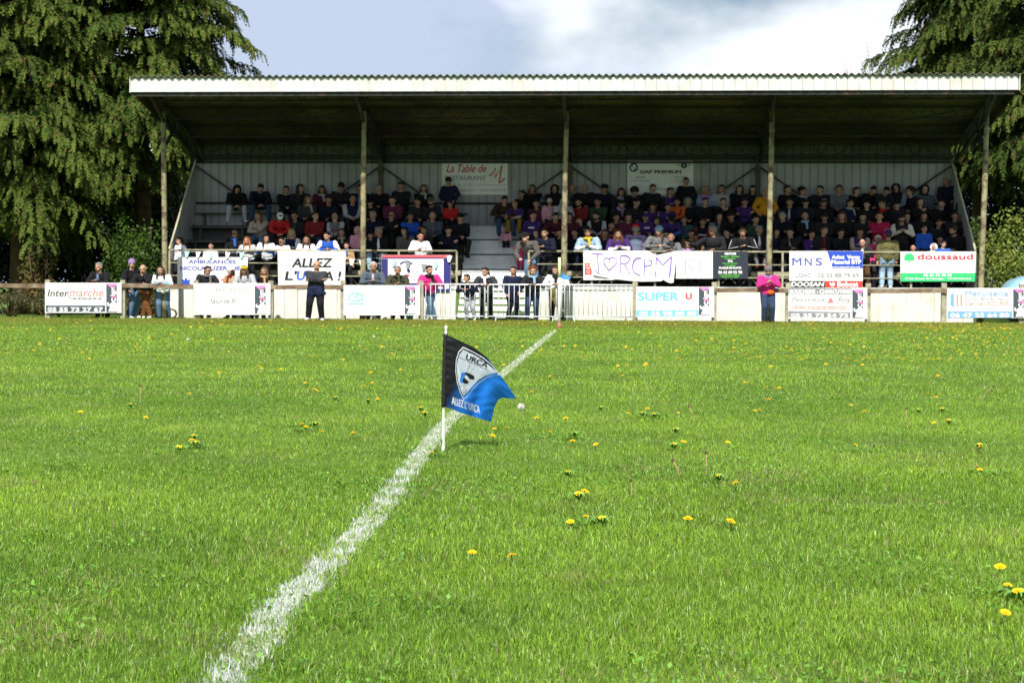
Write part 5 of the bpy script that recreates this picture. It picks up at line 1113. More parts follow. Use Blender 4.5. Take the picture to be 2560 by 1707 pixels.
for k, (px, h_) in enumerate(((30, .9), (150, 1.1), (255, .9), (330, 1.0), (400, .8))):
    bush('leafy_shrub', 'low dry brown undergrowth clump ' + ['at the left picture edge', 'left of the leftmost board', 'behind the leftmost board', 'behind the brown trousered man', 'at the corner of the white wall'][k], 'undergrowth', px_base(px, 57.5), 1.0, h_, 1500, 60 + k, .07, ((.05, .07, .02), (.16, .12, .06)), 12, 'undergrowth along the left fence', 4)
# bare twigs beyond the roof
for k, (px, Y, lab) in enumerate(((2118, 76, 'bare forked twigs poking above the roof ridge, left one'), (2172, 77, 'single tall bare stem with buds above the roof beside the cypress'))):
    b0 = px_base(px, Y); t_ = thing('bare_tree', lab, 'tree', b0, 0, None); zt = lambda py: 1 + (723 - py) / 4500 * Y; m = MB()
    m.tube([(0, 0, 0), (.05, 0, 3), (0, 0, zt(230))], [.12, .08, .04], 8); m.build('trunk', m_bark, t_); rg = random.Random(k); m = MB()
    if k == 0:
        for dx, py in ((-.35, 148), (-.22, 145), (.25, 185), (.05, 165), (-.1, 172)):
            m.tube([(0, 0, zt(235)), (dx * .4, 0, (zt(235) + zt(py)) / 2), (dx, 0, zt(py))], [.02, .014, .006], 5)
    else:
        for dx, py in ((-.22, 102), (.16, 150), (-.3, 155)): m.tube([(0, 0, zt(235)), (dx * .2, 0, (zt(235) + zt(py)) / 2), (dx, 0, zt(py))], [.02, .014, .007], 5)
        for q in range(14): m.ball((-.22 * q / 14 * .9, 0, zt(235) + (zt(104) - zt(235)) * q / 14), .022, 6, 4)
    m.build('twigs', mat('twig', (.22, .13, .10), .8), t_)
# far treeline
rg = np.random.default_rng(90); Vs, Cs = [], []
for k in range(46):
    x = -150 + k * 6.7 + rg.uniform(-2, 2); h = rg.uniform(4.5, 8)
    V, C = leafmass((x, 190 + rg.uniform(-12, 12), h * .5), (5.5, 4, h * .55), 900, rg, .8, ((.03, .05, .02), (.07, .10, .03)), 9); Vs.append(V); Cs.append(C)
tag(quads_obj('distant_woods', np.concatenate(Vs), np.concatenate(Cs), m_broad, None), 'low distant woods beyond the ground', 'woods', kind='stuff')
# ================================================================ corner flag in the foreground
YF = gnd(1108, 1126).y
pb, pt = atY(1108, 1128, YF), atY(1115, 820, YF); pb.z = 0
fl = thing('corner_flag', 'black and blue club flag on a thin white pole standing on the white line', 'flag', pb); rel = lambda p: p - pb
m_pole = mat('white plastic pole', (.82, .82, .82), .35, .5, .02)
m = MB(); m.tube([(0, 0, -.05), rel(atY(1109, 1118, YF)), rel(atY(1108.7, 1025, YF)), rel(atY(1111.2, 925, YF)), rel(pt)], .0064, 12); m.build('pole', m_pole, fl)
m = MB(); m.ball(rel(pt) + Vector((0, 0, .004)), .0105, 14, 10); m.tube([rel(pt) - Vector((0, 0, .012)), rel(pt)], .008, 10); m.build('knob', m_pole, fl)
m = MB(); m.tube([(0, 0, -.02), (0, 0, .035)], [.012, .008], 10); m.build('ground_socket', m_pole, fl)
def curve(pts, n_):
    pts = np.array(pts, float); d = np.concatenate([[0], np.cumsum(np.linalg.norm(np.diff(pts, axis=0), axis=1))]); d /= d[-1]; t = np.linspace(0, 1, n_)
    c = np.stack([np.interp(t, d, pts[:, i]) for i in (0, 1)], 1)
    for _ in range(6): c[1:-1] = .25 * c[:-2] + .5 * c[1:-1] + .25 * c[2:]
    return c
NA, NB = 230, 170
topc = curve([(1112, 835), (1140, 847), (1184, 868), (1221, 895.5), (1250.5, 937), (1267, 960), (1290.7, 995.5)], NA + 1)
botc = curve([(1106, 1016), (1130, 1022), (1150, 1031), (1190, 1043), (1227.5, 1054.5)], NA + 1)
lefc = curve([(1112, 835), (1109, 930), (1106, 1016)], NB + 1); flyc = curve([(1290.7, 995.5), (1272, 996), (1256, 993.5), (1245, 999), (1236, 1018), (1231, 1038), (1227.5, 1054.5)], NB + 1)
A_, B_ = np.meshgrid(np.linspace(0, 1, NA + 1), np.linspace(0, 1, NB + 1)); A3, B3 = A_[..., None], B_[..., None]
cn = lambda c, i: c[i]
X_ = (1 - B3) * topc[None] + B3 * botc[None] + (1 - A3) * lefc[:, None] + A3 * flyc[:, None] - ((1 - A3) * (1 - B3) * topc[0] + A3 * (1 - B3) * topc[-1] + (1 - A3) * B3 * botc[0] + A3 * B3 * botc[-1])
dep = A_ * (.04 + .20 * B_) + .030 * np.sin(A_ * 7.5 - B_ * 2.2) * A_ ** .7 + .045 * np.exp(-((A_ - .62 - .10 * (1 - B_)) / .10) ** 2) * B_ + .004 * np.sin(B_ * 60) * np.exp(-A_ * 14) + .0012 * np.sin(A_ * 31 + B_ * 17 + 3 * np.sin(B_ * 9)) + .0006 * np.sin(A_ * 60 - B_ * 44)
m = bpy.data.meshes.new('cloth'); P_ = np.zeros(((NA + 1) * (NB + 1), 3))
for k, (q, d_) in enumerate(zip(X_.reshape(-1, 2), dep.ravel())):
    p = atY(q[0], q[1], YF - .008 + d_) - pb; P_[k] = p
idx = np.arange((NA + 1) * (NB + 1)).reshape(NB + 1, NA + 1); Fq = np.stack([idx[:-1, :-1], idx[1:, :-1], idx[1:, 1:], idx[:-1, 1:]], -1).reshape(-1, 4)
m.from_pydata(P_.tolist(), [], Fq.tolist()); m.polygons.foreach_set('use_smooth', [True] * len(Fq))
c0 = (X_[:-1, :-1] + X_[1:, :-1] + X_[1:, 1:] + X_[:-1, 1:]).reshape(-1, 2) / 4; ca = (A_[:-1, :-1] + .5 / NA).ravel(); cb = (B_[:-1, :-1] + .5 / NB).ravel()
bl = np.clip((ca + .42 * cb - .42) / .42, 0, 1); bl = (bl * bl * (3 - 2 * bl))[:, None]
colr = np.array([.010, .010, .013]) * (1 - bl) + np.array([.018, .21, .80]) * bl
def inpoly(P, poly):
    poly = np.array(poly); x, y = P[:, 0], P[:, 1]; r_ = np.zeros(len(P), bool); j = len(poly) - 1
    for i in range(len(poly)):
        xi, yi = poly[i]; xj, yj = poly[j]; c_ = ((yi > y) != (yj > y)); r_ ^= c_ & (x < (xj - xi) * (y - yi) / (yj - yi + 1e-12) + xi); j = i
    return r_
z2 = lambda pts: [(1060 + x / 4.357, 790 + y / 4.357) for x, y in pts]
def fillp(pts, c_): colr[inpoly(c0, z2(pts))] = c_
outer = [(425, 335), (375, 385), (347, 480), (341, 600), (357, 720), (393, 835), (430, 914), (482, 868), (535, 795), (605, 727), (685, 672), (755, 648), (828, 642), (745, 532), (645, 450), (535, 385)]
def shrink(pts, k): c_ = np.mean(pts, 0); return [tuple(c_ + (np.array(p) - c_) * k) for p in pts]
fillp(outer, (.62, .66, .72)); inn = [p for p in shrink(outer, .955)]; msk = inpoly(c0, z2(inn)); right_ = c0[:, 1] > (790 + (620 + (640 - c0[:, 0] * 0) * 0) / 4.357)
zx, zy = (c0[:, 0] - 1060) * 4.357, (c0[:, 1] - 790) * 4.357; dd_ = zy - (914 - .683 * (zx - 430)); lowr = (dd_ > np.where(zx < 780, -95, -40)) & (zx > 425); colr[msk & ~lowr] = (.012, .012, .016); colr[msk & lowr] = (.03, .22, .66)
fillp([(428, 366), (386, 420), (364, 500), (358, 600), (371, 700), (398, 796), (430, 868), (470, 832), (518, 768), (588, 700), (668, 650), (738, 628), (792, 614), (720, 545), (636, 478), (535, 418)], (.50, .56, .64))
fillp([(362, 500), (358, 600), (371, 700), (398, 796), (430, 868), (432, 780), (400, 640), (372, 545)], (.62, .67, .74))
fillp([(405, 615), (440, 612), (452, 640), (436, 668), (420, 700), (432, 728), (395, 730), (388, 700), (400, 660)], (.03, .20, .62))
fillp([(440, 612), (480, 618), (530, 640), (550, 660), (545, 692), (505, 690), (480, 668), (470, 655), (455, 655), (446, 668), (462, 690), (488, 715), (480, 735), (452, 738), (428, 728), (420, 700), (436, 670), (452, 642)], (.012, .012, .015))
fillp([(448, 650), (462, 645), (476, 655), (484, 668), (470, 668), (456, 672), (470, 690), (462, 692), (444, 672)], (.55, .6, .68))
def ftext(t_, o, ax, upx, c_, bold=0):
    v, f = glyphs(t_); q = np.array([(o[0] + ax[0] * a + upx[0] * b, o[1] + ax[1] * a + upx[1] * b) for a, b in v])
    for dx in ((-bold, bold) if bold else (0,)):
        for g_ in f: colr[inpoly(c0, z2([tuple(q[i] + np.array([dx, 0])) for i in g_]))] = c_
ftext('URCA', (452, 470), (232, 100), (18, -56), (.010, .010, .012), 5); ftext('Union Rugby Club Auvezere', (388, 465), (312, 138), (6, -22), (.03, .03, .04), 1)
fillp([(498, 530), (502, 532), (470, 612), (464, 612)], (.05, .05, .06)); fillp([(544, 560), (547, 562), (505, 622), (500, 622)], (.2, .2, .22))
for a in range(24):
    a0 = a / 24 * 6.283; a1 = (a + 1) / 24 * 6.283; fillp([(443 + 24 * math.cos(a0), 816 + 28 * math.sin(a0)), (443 + 24 * math.cos(a1), 816 + 28 * math.sin(a1)), (443 + 20 * math.cos(a1), 816 + 24 * math.sin(a1)), (443 + 20 * math.cos(a0), 816 + 24 * math.sin(a0))], (.08, .08, .1))
ftext('u', (433, 822), (20, 4), (0, -14), (.08, .08, .1)); ftext("ALLEZ L' URCA", (304, 958), (302, 102), (0, -84), (.80, .82, .84), 3.4)
at = m.color_attributes.new('tint', 'FLOAT_COLOR', 'CORNER'); c4 = np.ones((len(Fq) * 4, 4), np.float32); c4[:, :3] = np.repeat(colr, 4, 0); at.data.foreach_set('color', c4.ravel())
m.materials.append(attr_mat('flag cloth', .55, .3, .22)); co = link(bpy.data.objects.new('flag_cloth', m), fl)
mm = MB(); hs = [rel(atY(1113.6, 834, YF)), rel(atY(1110.6, 925, YF)), rel(atY(1108.0, 1017, YF))]
mm.tube([hs[0] + (hs[1] - hs[0]) * k / 12 if k <= 12 else hs[1] + (hs[2] - hs[1]) * (k - 12) / 12 for k in range(25)], [.0135 + .0012 * math.sin(k * 2.1) for k in range(25)], 12); mm.build('pole_sleeve', mat('black flag sleeve', (.012, .012, .013), .6, .3), fl)
# far corner post
cb_ = gnd(1398, 822); zt_ = atY(1398, 644, cb_.y).z; cp = thing('corner_post', 'tall corner post with pale yellow padding at the far end of the white line', 'corner post', cb_)
m = MB(); m.tube([(0, 0, .05), (0, 0, zt_ * .72)], .036, 12); m.build('pole', m_pole, cp)
m = MB(); m.tube([(0, 0, zt_ * .72), (0, 0, zt_)], [.037, .035], 12); m.build('padding', mat('pale yellow foam', (.62, .72, .38), .7), cp)
m = MB(); m.tube([(0, 0, 0), (0, 0, .10), (0, 0, .16)], [.05, .045, .03], 12); m.build('base', mat('faded red base', (.55, .16, .13), .7), cp)
m = MB(); yy = cb_.y; q_ = [atY(1400, 682, yy), atY(1413, 687, yy + .05), atY(1427, 693, yy + .02), atY(1424, 700, yy - .02), atY(1411, 699, yy - .06), atY(1401, 696, yy)]
m.add([tuple(p - cb_) for p in q_], [(5, 4, 1, 0), (4, 3, 2, 1)]); m.build('flag_cloth', mat('blue flag nylon', (.05, .20, .50), .5), cp)
# small things by the wall
bk = W(U(1024, .7, 790), .7); t_ = thing('bucket', 'small light blue bucket under the swoosh logo board', 'bucket', bk); m = MB(); m.tube([(0, 0, 0), (0, 0, .24)], [.10, .13], 14); m.build('body', INK['sky'], t_); m = MB(); m.tube([(-.13, 0, .23), (-.1, -.02, .12), (0, -.03, .08), (.1, -.02, .12), (.13, 0, .23)], .006, 5); m.build('handle', m_galv, t_)
hs_ = W(U(428, .95, 780), .95); t_ = thing('hose_coil', 'tan hose coiled on the grass at the left corner of the white wall', 'hose', hs_)
m = MB(); m.tube([(.13 * math.cos(a) * (1 + .02 * a), .05 + .03 * math.sin(a * .5), .15 + .13 * math.sin(a)) for a in np.linspace(0, 17, 70)], .022, 6); m.build('coil', mat('tan hose', (.36, .27, .15), .7), t_); m = MB(); m.tube([(.1, 0, .02), (.3, -.1, .02), (.45, .05, .02)], .02, 6); m.build('loose_end', MATS['tan hose'], t_)
# a parked car half hidden at the right
cv = W(U(2556, 3.5, 715), 3.5); t_ = thing('parked_car', 'pale blue car roof and mirror showing above the joinery board', 'car', cv, ROT + .12)
m = MB(); m.smooth = True
prof = [(-1.0, .30), (-1.05, .62), (-.98, .86), (-.55, .93), (-.30, 1.28), (.15, 1.44), (1.2, 1.46), (2.0, 1.25), (2.5, .95), (2.75, .85), (2.8, .5), (2.75, .30)]
for yy_ in (0,):
    n_ = len(prof); vs_ = [(x, -.78 + (.10 if z > 1 else 0), z) for x, z in prof] + [(x, .78 - (.10 if z > 1 else 0), z) for x, z in prof]
    m.add(vs_, [tuple(range(n_)), tuple(range(2 * n_ - 1, n_ - 1, -1))] + [(i, n_ + i, n_ + (i + 1) % n_, (i + 1) % n_) for i in range(n_)])
o_ = m.build('body', mat('pale blue car paint', (.30, .55, .70), .3, .6, .03), t_); o_.modifiers.new('b', 'BEVEL').width = .05
m = MB(); m.add([(-.42, -.70, .98), (.95, -.70, .98), (.85, -.69, 1.36), (.12, -.69, 1.38), (-.25, -.69, 1.22)], [(0, 1, 2, 3, 4)]); m.build('window', mat('car glass', (.02, .03, .035), .1, .6), t_)
m = MB(); m.ball((-.45, -.88, 1.0), .10, 10, 8, (.7, .8, .6)); m.build('mirror', MATS['pale blue car paint'], t_)
for x in (-.45, 2.0):
    m = MB(); m.tube([(x, -.80, .30), (x, -.62, .30)], .30, 18); m.build('wheel', mat('tyre', (.02, .02, .02), .8), t_)
# ================================================================ grass, white line, flowers
LINE = [gnd(x, y) for x, y in ((500, 1800), (560, 1707), (720, 1506), (865, 1370), (929, 1302), (1000, 1205), (1108, 1065), (1265, 928), (1388, 826))]
def line_dist(x, y):
    d = np.full(len(x), 1e9)
    for a_, b_ in zip(LINE[:-1], LINE[1:]):
        ax, ay, dx, dy = a_.x, a_.y, b_.x - a_.x, b_.y - a_.y; t = np.clip(((x - ax) * dx + (y - ay) * dy) / (dx * dx + dy * dy), 0, 1); d = np.minimum(d, np.hypot(x - ax - t * dx, y - ay - t * dy))
    return d
m = MB(); Lp, Rp = [], []
for i, p in enumerate(LINE):
    q = LINE[min(i + 1, len(LINE) - 1)] - LINE[max(0, i - 1)]; nn = Vector((-q.y, q.x, 0)).normalized() * .06; Lp.append((p.x + nn.x, p.y + nn.y, .004)); Rp.append((p.x - nn.x, p.y - nn.y, .004))
n_ = len(LINE); m.add(Lp + Rp, [(n_ + i, n_ + i + 1, i + 1, i) for i in range(n_ - 1)])
tag(m.build('line_marking', mat('lime on soil', (.26, .30, .18), .9, .1, .6, 30.0)), 'white touchline painted across the grass', 'line', kind='structure')
def blades(bands):
    Vs, Cs, Fs, off = [], [], [], 0
    for (z0, z1, dens, wd, h0, h1, full) in bands:
        hw = lambda z: z * .30 + 1.8
        area = (hw(z0) + hw(z1)) * (z1 - z0); n_ = int(area * dens); y = np.sqrt(rng.uniform(z0 ** 2, z1 ** 2, n_)); x = rng.uniform(-1, 1, n_) * hw(y)
        d1 = vnoise(x, y, .23); d2 = vnoise(x + 50, y, .9); d3 = vnoise(x, y + 90, 3.1); keep = rng.random(n_) < (.55 + .45 * d1 + .2 * d2); x, y, d1, d2, d3 = x[keep], y[keep], d1[keep], d2[keep], d3[keep]; n_ = len(x)
        fv = fence_v(x, y); ok = fv < .9; x, y, d1, d2, d3, fv = x[ok], y[ok], d1[ok], d2[ok], d3[ok], fv[ok]; n_ = len(x)
        lean = rng.uniform(.1, 1.2, n_); az = rng.uniform(0, 2 * np.pi, n_); face = rng.uniform(0, np.pi, n_)
        h = rng.uniform(h0, h1, n_) * (.60 + .65 * d1 + .15 * d2); nearf = np.exp(-((fv + .05) / .35) ** 2); h *= 1 + 2.0 * nearf * rng.random(n_)
        w_ = wd * rng.uniform(.6, 1.3, n_)
        ld = line_dist(x, y); white = (ld < .056 + .032 * (vnoise(x, y, .06) - .5) * 2) & (rng.random(n_) < np.where(vnoise(x + 9, y, .12) > .38, .74, .24))
        white |= (ld < .10) & (rng.random(n_) < .06); w_ = np.where(white, w_ * 1.15, w_); h = np.where(white, h * .85, h)
        base = np.stack([x, y, np.zeros(n_)], 1); fx = np.stack([np.cos(face), np.sin(face), np.zeros(n_)], 1) * (w_ / 2)[:, None]; ld_ = np.stack([np.cos(az), np.sin(az), np.zeros(n_)], 1)
        mid = base + ld_ * (h * lean * .25)[:, None] + np.array([0, 0, 1.0]) * (h * .55)[:, None]; tip = base + ld_ * (h * lean * .95)[:, None] + np.array([0, 0, 1.0]) * (h * np.sqrt(np.maximum(.10, 1 - (lean * .85) ** 2)))[:, None]
        t = np.clip(.5 * d2 + .3 * d3 + .45 * rng.random(n_) - .12, 0, 1)[:, None]
        C = np.array([.088, .210, .016]) * (1 - t) + np.array([.305, .465, .045]) * t; C = C * np.exp(rng.normal(-.04, .30, n_))[:, None]; dk_ = vnoise(x + 70, y + 20, .42) * .6 + vnoise(x + 11, y + 33, .15) * .4; dk_ = np.clip((dk_ - .62) / .12, 0, 1)[:, None]; C = C * (1 - .16 * dk_)
        dry = rng.random(n_) < (.03 + .35 * np.clip(vnoise(x + 30, y + 7, .55) * .7 + vnoise(x + 3, y + 17, .2) * .3 - .66, 0, 1) * 3); C[dry] = np.array([.36, .32, .15]) * rng.uniform(.6, 1.2, (dry.sum(), 1))
        pale = rng.random(n_) < .045; C[pale] = np.array([.44, .58, .24])  # paler blades, with whitish glints put into their colour
        edge = np.clip(1.3 - np.abs(fv + 3.5) / 5.5, 0, .85)[:, None] * (.45 + .5 * vnoise(x, y, 1.4))[:, None]; C = C * (1 - edge) + np.array([.24, .215, .045]) * edge
        C[white] = np.array([.74, .77, .76]) * rng.uniform(.75, 1.08, (white.sum(), 1))
        if full:
            V = np.stack([base - fx, base + fx, mid + fx * .8, mid - fx * .8, tip], 1); nv = 5
            F4 = np.arange(n_)[:, None] * 5 + off; q4 = np.concatenate([F4, F4 + 1, F4 + 2, F4 + 3], 1); t3 = np.concatenate([F4 + 3, F4 + 2, F4 + 4], 1); Fs.append((q4, t3))
        else:
            V = np.stack([base - fx, base + fx, tip], 1); nv = 3; F3 = np.arange(n_)[:, None] * 3 + off; Fs.append((None, np.concatenate([F3, F3 + 1, F3 + 2], 1)))
        Vs.append(V.reshape(-1, 3)); Cs.append(np.repeat(C, nv, 0)); off += n_ * nv
    V = np.concatenate(Vs); C = np.concatenate(Cs); q = [a for a, b_ in Fs if a is not None]; q = np.concatenate(q) if q else np.zeros((0, 4), int); t = np.concatenate([b_ for a, b_ in Fs])
    me = bpy.data.meshes.new('grass'); me.vertices.add(len(V)); me.vertices.foreach_set('co', V.astype(np.float32).ravel())
    li = np.concatenate([q.ravel(), t.ravel()]); me.loops.add(len(li)); me.loops.foreach_set('vertex_index', li); me.polygons.add(len(q) + len(t))
    me.polygons.foreach_set('loop_start', np.concatenate([np.arange(len(q)) * 4, len(q) * 4 + np.arange(len(t)) * 3])); me.polygons.foreach_set('loop_total', np.concatenate([np.full(len(q), 4), np.full(len(t), 3)])); me.update()
    at = me.color_attributes.new('tint', 'FLOAT_COLOR', 'POINT'); c4 = np.ones((len(V), 4), np.float32); c4[:, :3] = C; at.data.foreach_set('color', c4.ravel()); me.materials.append(attr_mat('grass blades', .5, .25, .36)); return me
gme = blades([(3.4, 6.5, 16000, .0029, .014, .040, True), (6.5, 10, 9000, .0034, .014, .038, True), (10, 16, 4400, .0046, .015, .036, False), (16, 27, 1250, .0085, .018, .040, False), (27, 56, 450, .016, .02, .042, False)])
tag(link(bpy.data.objects.new('grass', gme)), 'mown pitch grass with whitened blades along the touchline', 'grass', kind='stuff')
# broad leaved clover and plantain among the blades
n_ = 26000; y = rng.uniform(3.8, 17, n_); x = rng.uniform(-1, 1, n_) * (y * .30 + .6); k_ = vnoise(x + 4, y + 4, .5) > .62; x, y = x[k_], y[k_]; n_ = len(x)
u_ = nrm_(np.stack([rng.normal(0, 1, n_), rng.normal(0, 1, n_), rng.uniform(0, .8, n_)], 1)); w_ = nrm_(np.cross(u_, np.stack([rng.normal(0, .3, n_), rng.normal(0, .3, n_), np.ones(n_)], 1))); s_ = rng.uniform(.010, .022, n_)[:, None]
p = np.stack([x, y, rng.uniform(.015, .042, n_)], 1); V = np.stack([p - u_ * s_ * .5, p + w_ * s_ * .4, p + u_ * s_ * .5, p - w_ * s_ * .4], 1); t = rng.random((n_, 1)); C = np.array([.07, .21, .02]) * (1 - t) + np.array([.20, .42, .05]) * t
tag(quads_obj('clover_leaves', V, C, m_broad, None), 'clover and small broad leaves among the grass', 'clover', kind='stuff')
# dandelions
m_yel = mat('dandelion yellow', (.86, .58, .010), .6, .2, .10, 60.0); m_stem = mat('flower stem', (.16, .24, .06), .6); m_puff = mat('seed puff', (.55, .54, .48), .9)
def fl_head(r_, n1=18):
    m = MB()
    for ring, (rr, z, dz) in enumerate(((r_, .0, .003), (r_ * .78, .002, .005), (r_ * .5, .004, .006), (r_ * .25, .005, .005))):
        for k in range(n1 - 3 * ring):
            a = 2 * math.pi * (k + .5 * ring) / (n1 - 3 * ring); w2 = rr * .16; ca, sa = math.cos(a), math.sin(a)
            m.add([(0, 0, z), (ca * rr * .6 - sa * w2, sa * rr * .6 + ca * w2, z + dz * .6), (ca * rr, sa * rr, z + dz * .5 - .002), (ca * rr * .6 + sa * w2, sa * rr * .6 - ca * w2, z + dz * .6)], [(0, 3, 2, 1)])
    return m
headm = fl_head(.0220).build('flower_head', m_yel); headme = headm.data; bpy.data.objects.remove(headm)
m = MB(); m.tube([(0, 0, 0), (.004, .002, .5), (0, 0, 1)], [.03, .028, .035], 6); sme = m.build('flower_stem', m_stem); stemme = sme.data; bpy.data.objects.remove(sme)
m = MB()
for k in range(9):
    a = k * .698 + rnd.uniform(-.2, .2); L_ = rnd.uniform(.05, .09); ca, sa = math.cos(a), math.sin(a); pts = []
    for q in range(6):
        t_ = q / 5; w2 = .010 * math.sin(math.pi * min(1, t_ * .8 + .15)) * (1 if q % 2 else .55); zz = .012 + .035 * math.sin(t_ * 2.4); pts.append((ca * L_ * t_, sa * L_ * t_, zz, w2))
    vs_ = [(x - sa * w, y + ca * w, z) for x, y, z, w in pts] + [(x + sa * w, y - ca * w, z) for x, y, z, w in pts]; m.add(vs_, [(i, i + 1, 7 + i, 6 + i) for i in range(5)])
lme = m.build('leaf_rosette', mat('dandelion leaf', (.13, .30, .04), .5, .3, .3, 20.0)); leafme = lme.data; bpy.data.objects.remove(lme)
GD = 'dandelions in bloom on the pitch'
FLAGX = pb.x
def side_words(x, y):
    dl = float(line_dist(np.array([x]), np.array([y]))[0]); lx = np.interp(y, [p.y for p in LINE], [p.x for p in LINE]); lr = 'left' if x < lx else 'right'
    return lr, dl
def dandelion(x, y, z, sc_, label, parts=True, tilt=None, simple=False):
    if not parts:
        o = bpy.data.objects.new('dandelion', headme); link(o, None, (x, y, z), (rnd.uniform(.0, .5), rnd.uniform(-.3, .3), 0)); o.scale = (sc_,) * 3; return tag(o, label, 'flower', GD)
    t_ = thing('dandelion', label, 'flower', (x, y, 0), rnd.uniform(-.5, .5), GD); rot = tilt or (rnd.uniform(-.05, .32), rnd.uniform(-.35, .35), 0)
    o = link(bpy.data.objects.new('flower_head', headme), t_, (0, 0, z), rot); o.scale = (sc_,) * 3
    o = link(bpy.data.objects.new('flower_stem', stemme), t_, (0, 0, 0)); o.scale = (.075, .075, z)
    if y < 16 and rnd.random() < .3: o = link(bpy.data.objects.new('leaf_rosette', leafme), t_, (0, 0, 0)); o.scale = (1, 1, 1)
    return t_
near_px = [(693, 974), (740, 991), (811, 994), (967, 936), (976, 947), (434, 904), (868, 916), (702, 879), (722, 893), (728, 897), (711, 890), (525, 807), (1221, 900), (1232, 959), (1163, 981), (1300, 960), (1132, 1000), (1135, 984), (1380, 934), (1488, 938), (1503, 950), (1476, 947), (1745, 941), (1735, 943), (1430, 862), (1454, 880), (1442, 866), (1315, 1012), (1548, 1019), (1570, 1014),
           (1368, 1020), (1305, 1083), (1329, 1133), (1344, 1127), (1310, 1197), (1383, 1188), (1580, 1190), (1679, 1196), (1689, 1108), (1085, 1267), (1175, 1275), (2250, 1020), (2252, 1026), (2297, 1300), (2340, 1357), (2310, 1405), (2110, 940), (2150, 912), (2145, 970), (2180, 965), (1760, 890), (1780, 892), (1790, 890), (1553, 984),
           (1672, 1015), (445, 1000), (440, 1010), (411, 1026), (185, 945), (315, 790), (312, 797), (600, 845), (595, 840), (645, 847), (502, 855), (465, 857), (835, 886), (855, 879), (2360, 845), (1712, 878), (1262, 864), (770, 912), (846, 918), (2130, 905), (2164, 938), (1985, 945), (1955, 930), (1250, 720), (335, 958), (300, 928)]
names_n = {(693, 974): 'large dandelion on a dark leafy patch left of the flag pole', (1344, 1127): 'larger bloom of the touching dandelion pair right of the line', (1329, 1133): 'smaller bloom of the touching dandelion pair right of the line', (2250, 1020): 'ragged tall dandelion near the right edge of the pitch',
           (1085, 1267): 'dandelion alone in the nearest grass just right of the white line', (1175, 1275): 'dandelion closing sideways in the nearest grass right of the line', (2297, 1300): 'spiky dandelion in the near grass at the far right', (1745, 941): 'wide dandelion bloom high above the grass, right half of pitch',
           (1221, 900): 'dandelion just beyond the tip of the blue flag', (525, 807): 'dandelion standing alone far out on the left half', (1310, 1197): 'dandelion on a dark tuft, below the touching pair', (1580, 1190): 'lopsided dandelion beside a smaller one in the near right grass'}
for q, (X2, Y2) in enumerate(near_px):
    px, py = X2 * 1.0884, Y2 * 1.0884; z = .042; p = gnd(px, py, z)
    if p.y > 52: continue
    lr, dl = side_words(p.x, p.y); lab = names_n.get((X2, Y2)) or ('yellow dandelion in open grass %s of the white line, %s' % (lr, 'nearer than the flag' if p.y < 11 else ('a little beyond the flag' if p.y < 22 else 'well beyond the flag')))
    dandelion(p.x, p.y, z, rnd.uniform(.75, 1.15), lab, p.y < 20)
cnt = 0
while cnt < 192:
    Y = rnd.uniform(15, 50) if rnd.random() < .7 else rnd.uniform(34, 51); X = rnd.uniform(-1, 1) * (Y * .29); dn = float(vnoise(np.array([X]), np.array([Y]), 2.2)[0])
    if rnd.random() > dn ** 3 * 2.2 * (1.25 if X > 2 else .8) * (Y / 45): continue
    lr, dl = side_words(X, Y); p_ = 'close to the fence' if Y > 40 else ('in the middle distance' if Y > 26 else 'nearest of the far scatter')
    dandelion(X, Y, .055, rnd.uniform(.9, 1.35), 'tiny yellow dandelion %s, %s of the white line' % (p_, lr), False); cnt += 1
me_ = MB(); hv = np.array([v.co[:] for v in headme.vertices]); hf = [tuple(p.vertices) for p in headme.polygons][:18]
for k in range(3000):
    Y = 53 - 29 * rnd.random() ** 1.5; X = rnd.uniform(-1, 1) * Y * .30
    if rnd.random() > float(vnoise(np.array([X]), np.array([Y]), 1.8)[0]) * 1.4: continue
    s_ = rnd.uniform(.9, 1.4) * (1.2 if Y > 38 else 1); me_.add([(X + a * s_, Y + b_ * s_, .045 + c * s_ + a * .3) for a, b_, c in hv[:72]], hf)
tag(me_.build('dandelion_carpet', m_yel), 'carpet of very small yellow dandelions towards the fence', 'flowers', kind='stuff')
